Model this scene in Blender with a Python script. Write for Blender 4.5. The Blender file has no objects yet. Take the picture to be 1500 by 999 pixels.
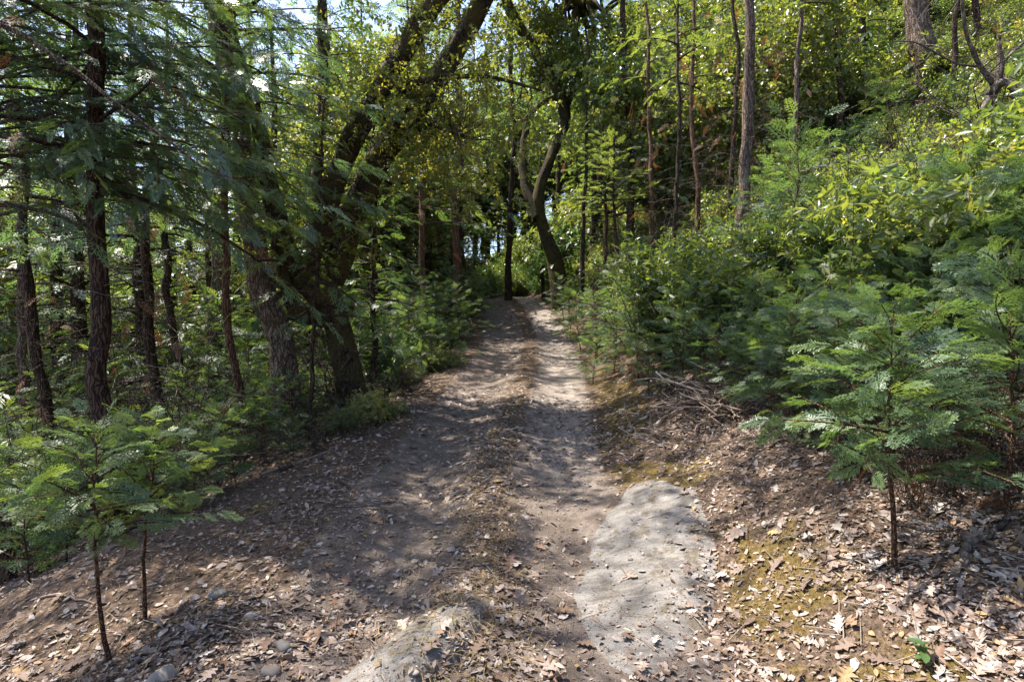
import bpy, math, random
import numpy as np
from mathutils import Vector

# ------------------------------------------------------------------ camera, sky, sun, exposure
SC = bpy.context.scene
COL = SC.collection
CAM_Z, PITCH, FPX = 1.6, math.radians(2.0), 800.0      # focal length in pixels of the 1500 px wide photograph
cam_d = bpy.data.cameras.new('camera')
cam_d.sensor_width = 36.0
cam_d.lens = FPX / 1500.0 * 36.0
cam_d.clip_start = 0.05
cam_d.clip_end = 2000.0
cam = bpy.data.objects.new('camera', cam_d)
COL.objects.link(cam)
cam.location = (0, 0, CAM_Z)
cam.rotation_euler = (math.radians(90) - PITCH, 0, 0)
SC.camera = cam

SUN_DIR = Vector((-0.42, 0.20, 0.98)).normalized()
SUN_EL = math.asin(SUN_DIR.z)
world = bpy.data.worlds.new('World')
SC.world = world
world.use_nodes = True
wn = world.node_tree
bg = wn.nodes['Background']
sky = wn.nodes.new('ShaderNodeTexSky')
sky.sky_type = 'NISHITA'
sky.sun_disc = False
sky.sun_elevation = SUN_EL
sky.sun_rotation = math.atan2(SUN_DIR.x, SUN_DIR.y)
sky.altitude = 900
sky.air_density = .8
sky.dust_density = 3.0
sky.ozone_density = .6
wn.links.new(sky.outputs[0], bg.inputs[0])
bg.inputs[1].default_value = 0.15
sun_d = bpy.data.lights.new('sun', 'SUN')
sun_d.energy = 5.0
sun_d.angle = math.radians(0.53)
sun_d.color = (1.0, 0.94, 0.83)
sun = bpy.data.objects.new('sun', sun_d)
COL.objects.link(sun)
sun.rotation_euler = SUN_DIR.to_track_quat('Z', 'Y').to_euler()
SC.view_settings.view_transform = 'Standard'
SC.view_settings.look = 'None'
SC.view_settings.exposure = 1.75
SC.view_settings.gamma = 1.0
SC.view_settings.use_curve_mapping = False
cy = SC.cycles
cy.max_bounces = 6
cy.diffuse_bounces = 4
cy.glossy_bounces = 2
cy.transmission_bounces = 5
cy.transparent_max_bounces = 4
cy.caustics_reflective = False
cy.caustics_refractive = False
cy.sample_clamp_indirect = 4.0
cy.use_denoising = True
try:
    cy.denoiser = 'OPENIMAGEDENOISE'
    cy.denoising_input_passes = 'RGB_ALBEDO_NORMAL'
    cy.denoising_prefilter = 'ACCURATE'
except Exception:
    pass

R = np.random.default_rng(7)
random.seed(7)
U = lambda r, a, b, n=None: r.uniform(a, b, n)

# ------------------------------------------------------------------ value noise
_perm = np.random.default_rng(3).random((256, 256))
def vnoise(x, y):
    x = np.asarray(x, float); y = np.asarray(y, float)
    xi = np.floor(x).astype(int); yi = np.floor(y).astype(int)
    fx = x - xi; fy = y - yi
    fx = fx * fx * (3 - 2 * fx); fy = fy * fy * (3 - 2 * fy)
    a = _perm[xi & 255, yi & 255]; b = _perm[(xi + 1) & 255, yi & 255]
    c = _perm[xi & 255, (yi + 1) & 255]; d = _perm[(xi + 1) & 255, (yi + 1) & 255]
    return (a * (1 - fx) + b * fx) * (1 - fy) + (c * (1 - fx) + d * fx) * fy
def fbm(x, y, o=4):
    x = np.asarray(x, float); y = np.asarray(y, float)
    s = 0; a = 0.5; t = 0
    for i in range(o):
        c, sn = math.cos(.6 + 1.1 * i), math.sin(.6 + 1.1 * i); f = 1.93 ** i
        s = s + a * vnoise((c * x - sn * y) * f + 17.3 * i, (sn * x + c * y) * f + 9.1 * i); t += a; a *= 0.5
    return s / t

# ------------------------------------------------------------------ the lie of the land
def smooth_table(pts, lo, hi, n=1200, k=25):
    xs = np.linspace(lo, hi, n)
    ys = np.interp(xs, [p[0] for p in pts], [p[1] for p in pts])
    ker = np.hanning(2 * k + 1); ker /= ker.sum()
    ys = np.convolve(np.pad(ys, k, mode='edge'), ker, mode='valid')
    return xs, ys
_hx, _hy = smooth_table([(-40, -1.5), (-10, -.3), (0, 0), (2.5, 0), (5.3, .1), (8, .36), (14, 1.1), (22, 2.5), (25, 2.8), (32, 2.3), (60, .6), (200, 0)], -40, 200, 4000, 30)
_cx, _cy = smooth_table([(-40, 1), (0, .0), (2.5, -.08), (5.3, -.2), (7.5, .02), (11, .35), (14, .5), (19, .3), (23, -.1), (30, -3), (60, -12)], -40, 200, 4000, 30)
_lx, _ly = smooth_table([(-1, 0), (0, 0), (1, -.16), (2, -.42), (3, -.85), (5, -1.7), (8, -2.5), (14, -3.1), (40, -3.6), (200, -4)], -1, 200, 4000, 8)
_rx, _ry = smooth_table([(-1, 0), (0, 0), (.35, .15), (1, .47), (2, .92), (3, 1.45), (5, 2.7), (8, 5.0), (15, 10.2), (30, 19), (60, 30), (200, 34)], -1, 200, 4000, 6)
def hpath(y): return np.interp(y, _hx, _hy)
def cpath(y): return np.interp(y, _cx, _cy)
def ground(x, y, fine=True):
    x = np.asarray(x, float); y = np.asarray(y, float)
    s = x - cpath(y)
    edge = 0.25 * (fbm(x * .9 + 5, y * .9, 3) - .5)
    h = hpath(y) + np.interp(-s - 1.55 + edge, _lx, _ly) * np.clip(1.15 - np.clip(y - 7, 0, 40) / 60, .5, 2) + np.interp(s - 1.2 + edge, _rx, _ry)
    on = np.exp(-(s / 1.5) ** 4)
    wob = .34 * (fbm(y * .45, 3.3 + 0 * y, 3) - .5)
    rag = fbm(x * .8 + 31, y * .8, 2)
    h = h + on * (-.065 * np.exp(-((s + .72 + wob) / .38) ** 2) - .04 * np.exp(-((s - .62 + wob) / .36) ** 2)
                  + .05 * (.3 + rag) * np.exp(-((s + .05 + wob) / (.16 + .2 * rag)) ** 2) + .04 * (rag - .5))
    h = h + .16 * (fbm(x * .7, y * .7, 3) - .5) * np.clip(np.abs(s) / 1.5, .25, 3)
    if fine:
        h = h + .05 * (fbm(x * 3.1, y * 3.1, 4) - .5) * np.clip(.1 + np.abs(s) / 2, .25, 1.6) + .012 * (fbm(x * 17, y * 17, 2) - .5)
    return h
def gz(x, y): return float(ground(np.array([x]), np.array([y]))[0])

cp, sp_ = math.cos(PITCH), math.sin(PITCH)
def ray(px, py):
    u = (px - 750) / FPX; v = (499.5 - py) / FPX
    d = np.array([u, cp + v * sp_, -sp_ + v * cp]); return d / d[1]
def P(px, py, d):                       # the point seen at a pixel of the photograph, d metres ahead
    return np.array([0, 0, CAM_Z]) + ray(px, py) * d
def G(px, py, d0=1.6, d1=45):           # where that line of sight meets the ground
    r = ray(px, py)
    ds = np.linspace(d0, d1, 3000)
    below = np.nonzero(CAM_Z + r[2] * ds < ground(r[0] * ds, ds))[0]
    d = ds[below[0]] if len(below) else 20.0
    return np.array([r[0] * d, d, gz(r[0] * d, d)])

# ------------------------------------------------------------------ mesh helpers
def make_mesh(name, V, faces, tint=None, smooth=False, extra=None):
    me = bpy.data.meshes.new(name)
    V = np.ascontiguousarray(V, dtype=np.float32)
    me.vertices.add(len(V)); me.vertices.foreach_set('co', V.ravel())
    idx = np.concatenate([np.asarray(f, np.int32).ravel() for f in faces])
    tot = np.concatenate([np.full(len(f), np.asarray(f).shape[1], np.int32) for f in faces])
    st = np.concatenate([[0], np.cumsum(tot)[:-1]]).astype(np.int32)
    me.loops.add(len(idx)); me.loops.foreach_set('vertex_index', idx)
    me.polygons.add(len(tot)); me.polygons.foreach_set('loop_start', st)
    me.update(calc_edges=True)
    if tint is not None:
        a = me.attributes.new('tint', 'FLOAT', 'POINT'); a.data.foreach_set('value', np.asarray(tint, np.float32))
    for k, arr in (extra or {}).items():
        a = me.attributes.new(k, 'FLOAT', 'POINT'); a.data.foreach_set('value', np.asarray(arr, np.float32))
    if smooth: me.polygons.foreach_set('use_smooth', np.ones(len(tot), bool))
    return me

class Acc:
    def __init__(s): s.V = []; s.F = {3: [], 4: []}; s.T = []; s.n = 0
    def add(s, V, faces, tint=0.5):
        V = np.asarray(V, float)
        for f in faces:
            f = np.asarray(f, np.int64)
            if len(f): s.F[f.shape[1]].append(f + s.n)
        s.V.append(V); s.T.append(np.broadcast_to(np.asarray(tint, float), (len(V),))); s.n += len(V)
    def tube(s, pts, rad, sides=6, tint=.5, rough=0, cap=True, seed=0):
        pts = np.asarray(pts, float); n = len(pts); rad = np.broadcast_to(np.asarray(rad, float), (n,))
        t = np.gradient(pts, axis=0); t /= np.linalg.norm(t, axis=1)[:, None] + 1e-9
        ref = np.array([.31, .95, .05]) if abs(t[0, 2]) > .6 else np.array([.05, .1, 1.])
        a = np.cross(t, ref); a /= np.linalg.norm(a, axis=1)[:, None] + 1e-9
        b = np.cross(t, a)
        th = np.linspace(0, 2 * np.pi, sides, endpoint=False)
        rr = np.repeat(rad[:, None], sides, 1)
        if rough:
            L = np.concatenate([[0], np.cumsum(np.linalg.norm(np.diff(pts, axis=0), axis=1))])
            A, B = np.meshgrid(th, L)
            q = 1.0 / max(rad.max(), .02)
            nn = vnoise(seed * 3.1 + 40 + np.cos(A) * 3.5 + 3 * np.sin(A), seed + B * q * .5) - .5
            n2 = vnoise(seed * 5.7 + 10 + np.cos(A) * 6, np.sin(A) * 6 + B * q * .35) - .5
            rr = rr * (1 + rough * (nn + 1.1 * n2))
        V = pts[:, None] + rr[..., None] * (np.cos(th)[None, :, None] * a[:, None] + np.sin(th)[None, :, None] * b[:, None])
        i = np.arange(n - 1)[:, None] * sides; j = np.arange(sides)[None]; j2 = (j + 1) % sides
        q = np.stack([i + j, i + j2, i + sides + j2, i + sides + j], -1).reshape(-1, 4)
        V = V.reshape(-1, 3); fs = [q]
        if cap and sides >= 4:
            V = np.vstack([V, pts[-1], pts[0]]); m = len(V)
            k = np.arange(sides); k2 = (k + 1) % sides
            fs.append(np.stack([(n - 1) * sides + k, (n - 1) * sides + k2, np.full(sides, m - 2)], -1))
            fs.append(np.stack([k2, k, np.full(sides, m - 1)], -1))
        s.add(V, fs, tint)
    def inst(s, T, F, pos, X, up, scale, droop=0., tint=.5):
        pos = np.asarray(pos, float).reshape(-1, 3); n = len(pos)
        if n == 0: return
        X = np.asarray(X, float).reshape(-1, 3); X = X / (np.linalg.norm(X, axis=1)[:, None] + 1e-9)
        up = np.broadcast_to(np.asarray(up, float), (n, 3))
        Y = np.cross(up, X); Y /= np.linalg.norm(Y, axis=1)[:, None] + 1e-9
        Z = np.cross(X, Y)
        sc = np.broadcast_to(np.asarray(scale, float), (n,))[:, None, None]
        W = pos[:, None] + sc * (T[None, :, :1] * X[:, None] + T[None, :, 1:2] * Y[:, None] + T[None, :, 2:] * Z[:, None])
        dr = np.broadcast_to(np.asarray(droop, float), (n,))[:, None]
        W[..., 2] -= dr * sc[..., 0] * T[None, :, 0] ** 2
        m = len(T)
        off = (np.arange(n) * m)[:, None, None]
        s.add(W.reshape(-1, 3), [(np.asarray(F)[None] + off).reshape(-1, np.asarray(F).shape[1])],
              np.repeat(np.broadcast_to(np.asarray(tint, float), (n,)), m))
    def mesh(s, name, smooth=False):
        return make_mesh(name, np.vstack(s.V), [np.vstack(f) for f in s.F.values() if f], np.concatenate(s.T), smooth)

def obj(name, me, m=None, parent=None):
    o = bpy.data.objects.new(name, me); COL.objects.link(o)
    if m and not me.materials: me.materials.append(m)
    if parent: o.parent = parent
    return o
def tag(o, label, cat, group=None, kind=None):
    o['label'] = label
    o['category'] = cat
    if group: o['group'] = group
    if kind: o['kind'] = kind
    return o
def thing(name, label, cat, loc=(0, 0, 0), rz=0, sc=1, group=None):
    o = bpy.data.objects.new(name, None); COL.objects.link(o); o.empty_display_size = .1
    o.location = loc; o.rotation_euler = (0, 0, rz); o.scale = (sc, sc, sc)
    return tag(o, label, cat, group)

# ------------------------------------------------------------------ materials
def nmat(name):
    m = bpy.data.materials.new(name); m.use_nodes = True
    nt = m.node_tree; b = nt.nodes['Principled BSDF']
    return m, nt, b
def N(nt, t, **kw):
    n = nt.nodes.new(t)
    for k, v in kw.items():
        if k.startswith('i_'):
            key = k[2:]
            n.inputs[int(key) if key.isdigit() else key].default_value = v
        else: setattr(n, k, v)
    return n
def ramp(nt, fac, stops):
    r = nt.nodes.new('ShaderNodeValToRGB')
    while len(r.color_ramp.elements) > len(stops): r.color_ramp.elements.remove(r.color_ramp.elements[-1])
    while len(r.color_ramp.elements) < len(stops): r.color_ramp.elements.new(1)
    for e, (p, c) in zip(r.color_ramp.elements, stops):
        e.position = p; e.color = (*c, 1)
    nt.links.new(fac, r.inputs[0]); return r.outputs[0]
def mixc(nt, fac, a, b):
    n = N(nt, 'ShaderNodeMix', data_type='RGBA')
    for v, k in ((fac, 0), (a, 6), (b, 7)):
        if hasattr(v, 'is_output'): nt.links.new(v, n.inputs[k])
        else: n.inputs[k].default_value = v if k == 0 else (*v, 1)
    return n.outputs[2]
def math_(nt, op, a, b=None):
    n = N(nt, 'ShaderNodeMath', operation=op)
    for i, v in enumerate((a, b)):
        if v is None: continue
        if hasattr(v, 'is_output'): nt.links.new(v, n.inputs[i])
        else: n.inputs[i].default_value = v
    return n.outputs[0]

def leaf_mat(name, stops, trans=.35, rough=.42, spec=.5, tcol=None, objw=.35):
    m, nt, b = nmat(name)
    at = N(nt, 'ShaderNodeAttribute', attribute_name='tint')
    oi = N(nt, 'ShaderNodeObjectInfo')
    f = math_(nt, 'ADD', math_(nt, 'MULTIPLY', at.outputs['Fac'], 1 - objw), math_(nt, 'MULTIPLY', oi.outputs['Random'], objw))
    c = ramp(nt, f, stops)
    nt.links.new(c, b.inputs['Base Color'])
    b.inputs['Roughness'].default_value = rough
    b.inputs['Specular IOR Level'].default_value = spec
    tr = N(nt, 'ShaderNodeBsdfTranslucent')
    hs = N(nt, 'ShaderNodeMix', data_type='RGBA', blend_type='MULTIPLY')
    hs.inputs[0].default_value = 1
    nt.links.new(c, hs.inputs[6]); hs.inputs[7].default_value = (*(tcol or (2.2, 2.0, .7)), 1)
    nt.links.new(hs.outputs[2], tr.inputs[0])
    mx = N(nt, 'ShaderNodeMixShader'); mx.inputs[0].default_value = trans
    nt.links.new(b.outputs[0], mx.inputs[1]); nt.links.new(tr.outputs[0], mx.inputs[2])
    nt.links.new(mx.outputs[0], nt.nodes['Material Output'].inputs[0])
    return m

def bark_mat(name, dark, light, moss=None, mossamt=.5, scale=6, stretch=.12, rough=.9, bump=.9, crack=1.0):
    m, nt, b = nmat(name)
    tc = N(nt, 'ShaderNodeTexCoord')
    mp = N(nt, 'ShaderNodeMapping'); mp.inputs['Scale'].default_value = (1, 1, stretch)
    nt.links.new(tc.outputs['Object'], mp.inputs[0])
    n1 = N(nt, 'ShaderNodeTexNoise', i_Scale=scale * 6, i_Detail=6.0, i_Roughness=.65)
    nt.links.new(mp.outputs[0], n1.inputs[0])
    nd = N(nt, 'ShaderNodeTexNoise', i_Scale=9.0, i_Detail=4.0); nt.links.new(tc.outputs['Object'], nd.inputs[0])
    va = N(nt, 'ShaderNodeVectorMath', operation='MULTIPLY_ADD'); va.inputs[1].default_value = (.10, .10, .02)
    nt.links.new(nd.outputs['Color'], va.inputs[0]); nt.links.new(mp.outputs[0], va.inputs[2])
    n2 = N(nt, 'ShaderNodeTexVoronoi', feature='DISTANCE_TO_EDGE', i_Scale=scale * 5)
    nt.links.new(va.outputs[0], n2.inputs[0])
    n3 = N(nt, 'ShaderNodeTexNoise', i_Scale=2.2, i_Detail=4.0)
    nt.links.new(tc.outputs['Object'], n3.inputs[0])
    hgt = math_(nt, 'ADD', math_(nt, 'MINIMUM', math_(nt, 'MULTIPLY', n2.outputs[0], 3.0), .6 * crack), math_(nt, 'MULTIPLY', n1.outputs[0], .7 + .75 * (1 - crack)))
    c = ramp(nt, hgt, [(.35, tuple(x * .45 for x in dark)), (.62, dark), (1.0, light)])
    g = ramp(nt, n3.outputs[0], [(.35, (.75, .72, .7)), (.7, (1.15, 1.12, 1.1))])
    mul = N(nt, 'ShaderNodeMix', data_type='RGBA', blend_type='MULTIPLY'); mul.inputs[0].default_value = 1
    nt.links.new(c, mul.inputs[6]); nt.links.new(g, mul.inputs[7]); c = mul.outputs[2]
    if moss:
        n4 = N(nt, 'ShaderNodeTexNoise', i_Scale=3.5, i_Detail=7.0, i_Roughness=.7)
        nt.links.new(tc.outputs['Object'], n4.inputs[0])
        f = N(nt, 'ShaderNodeMapRange'); f.inputs[1].default_value = .62 - .35 * mossamt; f.inputs[2].default_value = .75 - .35 * mossamt
        nt.links.new(n4.outputs[0], f.inputs[0])
        n5 = N(nt, 'ShaderNodeTexNoise', i_Scale=60.0, i_Detail=3.0)
        nt.links.new(tc.outputs['Object'], n5.inputs[0])
        mc = ramp(nt, n5.outputs[0], [(.3, tuple(x * .4 for x in moss)), (.7, moss)])
        c = mixc(nt, f.outputs[0], c, mc)
    nt.links.new(c, b.inputs['Base Color'])
    b.inputs['Roughness'].default_value = rough; b.inputs['Specular IOR Level'].default_value = .2
    bp = N(nt, 'ShaderNodeBump', i_Strength=bump, i_Distance=.03)
    nt.links.new(hgt, bp.inputs['Height']); nt.links.new(bp.outputs[0], b.inputs['Normal'])
    return m

def tint_mat(name, stops, rough=.8, trans=0, spec=.25):
    m, nt, b = nmat(name)
    at = N(nt, 'ShaderNodeAttribute', attribute_name='tint')
    oi = N(nt, 'ShaderNodeObjectInfo')
    f = math_(nt, 'FRACT', math_(nt, 'ADD', at.outputs['Fac'], oi.outputs['Random']))
    c = ramp(nt, f, stops)
    tc = N(nt, 'ShaderNodeTexCoord')
    n = N(nt, 'ShaderNodeTexNoise', i_Scale=55.0, i_Detail=4.0); nt.links.new(tc.outputs['Object'], n.inputs[0])
    g = ramp(nt, n.outputs[0], [(.3, (.6, .57, .55)), (.7, (1.12, 1.1, 1.08))])
    mul = N(nt, 'ShaderNodeMix', data_type='RGBA', blend_type='MULTIPLY'); mul.inputs[0].default_value = 1
    nt.links.new(c, mul.inputs[6]); nt.links.new(g, mul.inputs[7])
    nt.links.new(mul.outputs[2], b.inputs['Base Color'])
    b.inputs['Roughness'].default_value = rough; b.inputs['Specular IOR Level'].default_value = spec
    if trans:
        tr = N(nt, 'ShaderNodeBsdfTranslucent'); nt.links.new(mul.outputs[2], tr.inputs[0])
        mx = N(nt, 'ShaderNodeMixShader'); mx.inputs[0].default_value = trans
        nt.links.new(b.outputs[0], mx.inputs[1]); nt.links.new(tr.outputs[0], mx.inputs[2])
        nt.links.new(mx.outputs[0], nt.nodes['Material Output'].inputs[0])
    return m

M = {}
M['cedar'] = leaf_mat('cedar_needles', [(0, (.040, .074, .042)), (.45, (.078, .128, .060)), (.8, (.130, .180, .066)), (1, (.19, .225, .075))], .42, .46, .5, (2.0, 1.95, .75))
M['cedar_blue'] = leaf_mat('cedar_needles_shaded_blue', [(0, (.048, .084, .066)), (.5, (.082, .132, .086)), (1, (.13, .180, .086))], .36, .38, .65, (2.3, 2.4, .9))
M['fir'] = leaf_mat('fir_needles', [(0, (.050, .080, .036)), (.5, (.100, .140, .052)), (1, (.165, .195, .068))], .42, .42, .5, (2.3, 2.2, .8))
M['oakleaf'] = leaf_mat('oak_leaves', [(0, (.055, .085, .028)), (.45, (.100, .135, .038)), (.8, (.165, .185, .048)), (1, (.29, .25, .06))], .46, .38, .55, (2.2, 1.9, .6))
M['shrub'] = leaf_mat('shrub_leaves', [(0, (.055, .092, .034)), (.4, (.10, .142, .050)), (.7, (.16, .185, .076)), (.9, (.26, .25, .11)), (1, (.30, .20, .11))], .46, .35, .6, (2.2, 2.0, .6))
M['shrub_dark'] = leaf_mat('dark_shrub_leaves', [(0, (.036, .076, .030)), (.5, (.070, .125, .042)), (1, (.14, .185, .055))], .40, .32, .6, (2.2, 2.1, .7))
M['brown_sprays'] = leaf_mat('dead_cedar_sprays', [(0, (.09, .045, .025)), (.5, (.17, .088, .045)), (1, (.27, .16, .08))], .35, .6, .3, (1.6, 1.1, .7))
M['bark_dark'] = bark_mat('dark_cedar_bark', (.040, .026, .018), (.105, .070, .048), None, 0, 7, .05)
M['bark_red'] = bark_mat('reddish_cedar_bark', (.105, .055, .034), (.215, .125, .08), None, 0, 7, .05)
M['bark_grey'] = bark_mat('grey_furrowed_bark', (.120, .085, .066), (.300, .235, .190), (.09, .08, .03), .25, 6, .08)
M['bark_oak'] = bark_mat('mossy_oak_bark', (.030, .022, .015), (.085, .062, .042), (.105, .085, .026), .55, 6, .12)
M['bark_pole'] = bark_mat('brown_grey_bark', (.110, .080, .064), (.240, .175, .14), None, 0, 6, .05)
M['dead'] = bark_mat('weathered_dead_wood', (.06, .048, .040), (.24, .205, .18), None, 0, 4, .08, crack=.0)
M['twig'] = bark_mat('dry_twig_bark', (.085, .062, .048), (.22, .175, .14), None, 0, 12, .3)
M['stem'] = bark_mat('young_cedar_stem', (.085, .045, .026), (.20, .110, .065), None, 0, 16, .25)
LEAFSTOPS = [(0, (.13, .085, .06)), (.25, (.150, .108, .085)), (.48, (.225, .172, .145)), (.66, (.30, .252, .225)), (.84, (.39, .35, .325)), (.94, (.24, .145, .10)), (1, (.33, .225, .11))]
M['dryleaf'] = tint_mat('dry_oak_leaves', LEAFSTOPS, .75, .12)
M['stick'] = tint_mat('dry_sticks', [(0, (.12, .085, .06)), (.5, (.21, .16, .125)), (1, (.30, .26, .22))], .85)
M['straw'] = tint_mat('dry_grass_straw', [(0, (.20, .145, .075)), (.5, (.30, .225, .125)), (1, (.23, .20, .075))], .8, .2)
M['mosst'] = tint_mat('golden_moss', [(0, (.06, .043, .015)), (.45, (.115, .080, .024)), (.8, (.185, .130, .038)), (1, (.09, .082, .024))], .95, .15)
M['stone'] = tint_mat('rounded_stone', [(0, (.11, .105, .10)), (.35, (.165, .155, .145)), (.6, (.22, .19, .16)), (.8, (.19, .135, .095)), (1, (.27, .25, .225))], .8)

def ground_material():
    m, nt, b = nmat('forest_earth')
    tc = N(nt, 'ShaderNodeTexCoord')
    def no(scale, det=6.0, r=.6):
        n = N(nt, 'ShaderNodeTexNoise', i_Scale=scale, i_Detail=det, i_Roughness=r); nt.links.new(tc.outputs['Object'], n.inputs[0]); return n.outputs[0]
    big, mid, finn, grain = no(.9), no(6.0), no(34.0), no(150.0, 3.0)
    at = N(nt, 'ShaderNodeAttribute', attribute_name='worn'); am = N(nt, 'ShaderNodeAttribute', attribute_name='moss')
    earth = ramp(nt, mid, [(.3, (.068, .052, .042)), (.5, (.115, .091, .076)), (.72, (.175, .143, .123))])
    duff = ramp(nt, finn, [(.3, (.030, .021, .015)), (.5, (.075, .051, .036)), (.68, (.15, .105, .075))])
    f = math_(nt, 'ADD', at.outputs['Fac'], math_(nt, 'MULTIPLY', math_(nt, 'SUBTRACT', mid, .5), .9))
    mr = N(nt, 'ShaderNodeMapRange'); mr.inputs[1].default_value = .3; mr.inputs[2].default_value = .65; nt.links.new(f, mr.inputs[0])
    ap = N(nt, 'ShaderNodeAttribute', attribute_name='dry')
    dry = ramp(nt, mid, [(.3, (.135, .112, .095)), (.5, (.21, .178, .155)), (.72, (.29, .252, .225))])  # sun on the uphill rut put into the earth colour
    earth = mixc(nt, ap.outputs['Fac'], earth, dry)
    c = mixc(nt, mr.outputs[0], duff, earth)
    mossc = ramp(nt, finn, [(.3, (.045, .032, .013)), (.52, (.092, .064, .022)), (.72, (.155, .108, .036))])
    f2 = math_(nt, 'ADD', am.outputs['Fac'], math_(nt, 'MULTIPLY', math_(nt, 'SUBTRACT', mid, .5), 1.3))
    m2 = N(nt, 'ShaderNodeMapRange'); m2.inputs[1].default_value = .52; m2.inputs[2].default_value = .74; nt.links.new(f2, m2.inputs[0])
    c = mixc(nt, m2.outputs[0], c, mossc)
    gr = ramp(nt, grain, [(.3, (.62, .60, .58)), (.5, (1, 1, 1)), (.72, (1.35, 1.33, 1.3))])
    mul = N(nt, 'ShaderNodeMix', data_type='RGBA', blend_type='MULTIPLY'); mul.inputs[0].default_value = 1
    nt.links.new(c, mul.inputs[6]); nt.links.new(gr, mul.inputs[7])
    nt.links.new(mul.outputs[2], b.inputs['Base Color'])
    b.inputs['Roughness'].default_value = .95; b.inputs['Specular IOR Level'].default_value = .15
    h = math_(nt, 'ADD', math_(nt, 'MULTIPLY', finn, 1.0), math_(nt, 'MULTIPLY', grain, .45))
    bp = N(nt, 'ShaderNodeBump', i_Strength=.8, i_Distance=.02)
    nt.links.new(h, bp.inputs['Height']); nt.links.new(bp.outputs[0], b.inputs['Normal'])
    return m
M['ground'] = ground_material()

def rock_material():
    m, nt, b = nmat('granite_slab')
    tc = N(nt, 'ShaderNodeTexCoord')
    mp = N(nt, 'ShaderNodeMapping'); mp.inputs['Rotation'].default_value = (0, 0, .5); mp.inputs['Scale'].default_value = (.35, 1.6, 1)
    nt.links.new(tc.outputs['Object'], mp.inputs[0])
    def no(scale, det=6.0, r=.6, v=None):
        n = N(nt, 'ShaderNodeTexNoise', i_Scale=scale, i_Detail=det, i_Roughness=r); nt.links.new(v or tc.outputs['Object'], n.inputs[0]); return n.outputs[0]
    a, s, g, blot = no(3.0, 8.0, .7), no(6.0, 7.0, .7, mp.outputs[0]), no(140.0, 3.0), no(4.5, 6.0, .75)
    c = ramp(nt, a, [(.28, (.088, .082, .075)), (.48, (.145, .135, .126)), (.75, (.235, .222, .211))])
    st = ramp(nt, s, [(.36, (.40, .36, .33)), (.52, (1, 1, 1))])
    mul = N(nt, 'ShaderNodeMix', data_type='RGBA', blend_type='MULTIPLY'); mul.inputs[0].default_value = .9
    nt.links.new(c, mul.inputs[6]); nt.links.new(st, mul.inputs[7]); c = mul.outputs[2]
    f = N(nt, 'ShaderNodeMapRange'); f.inputs[1].default_value = .53; f.inputs[2].default_value = .62; nt.links.new(blot, f.inputs[0])
    c = mixc(nt, f.outputs[0], c, (.075, .064, .048))
    tan = N(nt, 'ShaderNodeMapRange'); tan.inputs[1].default_value = .5; tan.inputs[2].default_value = .7; nt.links.new(no(2.1, 5.0, .7), tan.inputs[0])
    c = mixc(nt, math_(nt, 'MULTIPLY', tan.outputs[0], .3), c, (.17, .135, .10))
    sp2 = no(38.0, 5.0, .75)
    lf = N(nt, 'ShaderNodeMapRange'); lf.inputs[1].default_value = .57; lf.inputs[2].default_value = .64; nt.links.new(sp2, lf.inputs[0])
    c = mixc(nt, math_(nt, 'MULTIPLY', lf.outputs[0], .75), c, (.060, .055, .048))
    gr = ramp(nt, g, [(.3, (.62, .61, .60)), (.7, (1.3, 1.28, 1.28))])
    mul2 = N(nt, 'ShaderNodeMix', data_type='RGBA', blend_type='MULTIPLY'); mul2.inputs[0].default_value = 1
    nt.links.new(c, mul2.inputs[6]); nt.links.new(gr, mul2.inputs[7])
    nt.links.new(mul2.outputs[2], b.inputs['Base Color']); b.inputs['Roughness'].default_value = .9; b.inputs['Specular IOR Level'].default_value = .25
    bp = N(nt, 'ShaderNodeBump', i_Strength=.6, i_Distance=.012)
    nt.links.new(math_(nt, 'ADD', math_(nt, 'ADD', math_(nt, 'MULTIPLY', s, .5), math_(nt, 'MULTIPLY', g, .4)), math_(nt, 'MULTIPLY', sp2, .7)), bp.inputs['Height']); nt.links.new(bp.outputs[0], b.inputs['Normal'])
    return m
M['rock'] = rock_material()

# ------------------------------------------------------------------ ground sheet
def axis(core0, core1, step, lo, hi, grow):
    mid = list(np.arange(core0, core1, step))
    r = []; p = mid[-1]; s = step
    while p < hi: s *= grow; p += s; r.append(p)
    l = []; p = mid[0]; s = step
    while p > lo: s *= grow; p -= s; l.append(p)
    return np.array(l[::-1] + mid + r)
gxs = axis(-3.0, 3.4, .038, -160, 160, 1.07)
gys = axis(1.6, 7.5, .035, -60, 8, 1.06)
ext = [gys[-1]]; stp = .036
while ext[-1] < 260: stp *= 1.014 if ext[-1] < 25 else 1.07; ext.append(ext[-1] + stp)
gys = np.concatenate([gys, ext[1:]])
XX, YY = np.meshgrid(gxs, gys)
ZZ = ground(XX, YY)
nx, ny = len(gxs), len(gys)
ii = np.arange(ny - 1)[:, None] * nx + np.arange(nx - 1)[None]
gq = np.stack([ii, ii + 1, ii + nx + 1, ii + nx], -1).reshape(-1, 4)
def moss_amount(x, y):
    s = x - cpath(y)
    n = fbm(x * 1.3 + 3, y * 1.3, 4)
    right = np.exp(-((s - 1.5) / .46) ** 2) * np.clip((n - .30) * 3.2, 0, 1.1) * np.clip((16 - y) / 6, 0, 1)
    ridge = np.exp(-((s + .05) / .24) ** 2) * (n - .22) * 1.3 * (y > 4.2)
    left = np.exp(-((s + 2.3) / 1.0) ** 2) * np.clip(n - .42, 0, 1) * 2.2
    return np.clip(right + ridge + left, 0, 1)
def worn_amount(x, y):
    s = x - cpath(y)
    return np.clip(np.exp(-((s + .72) / .55) ** 4) + np.exp(-((s - .62) / .48) ** 4), 0, 1)
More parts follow.
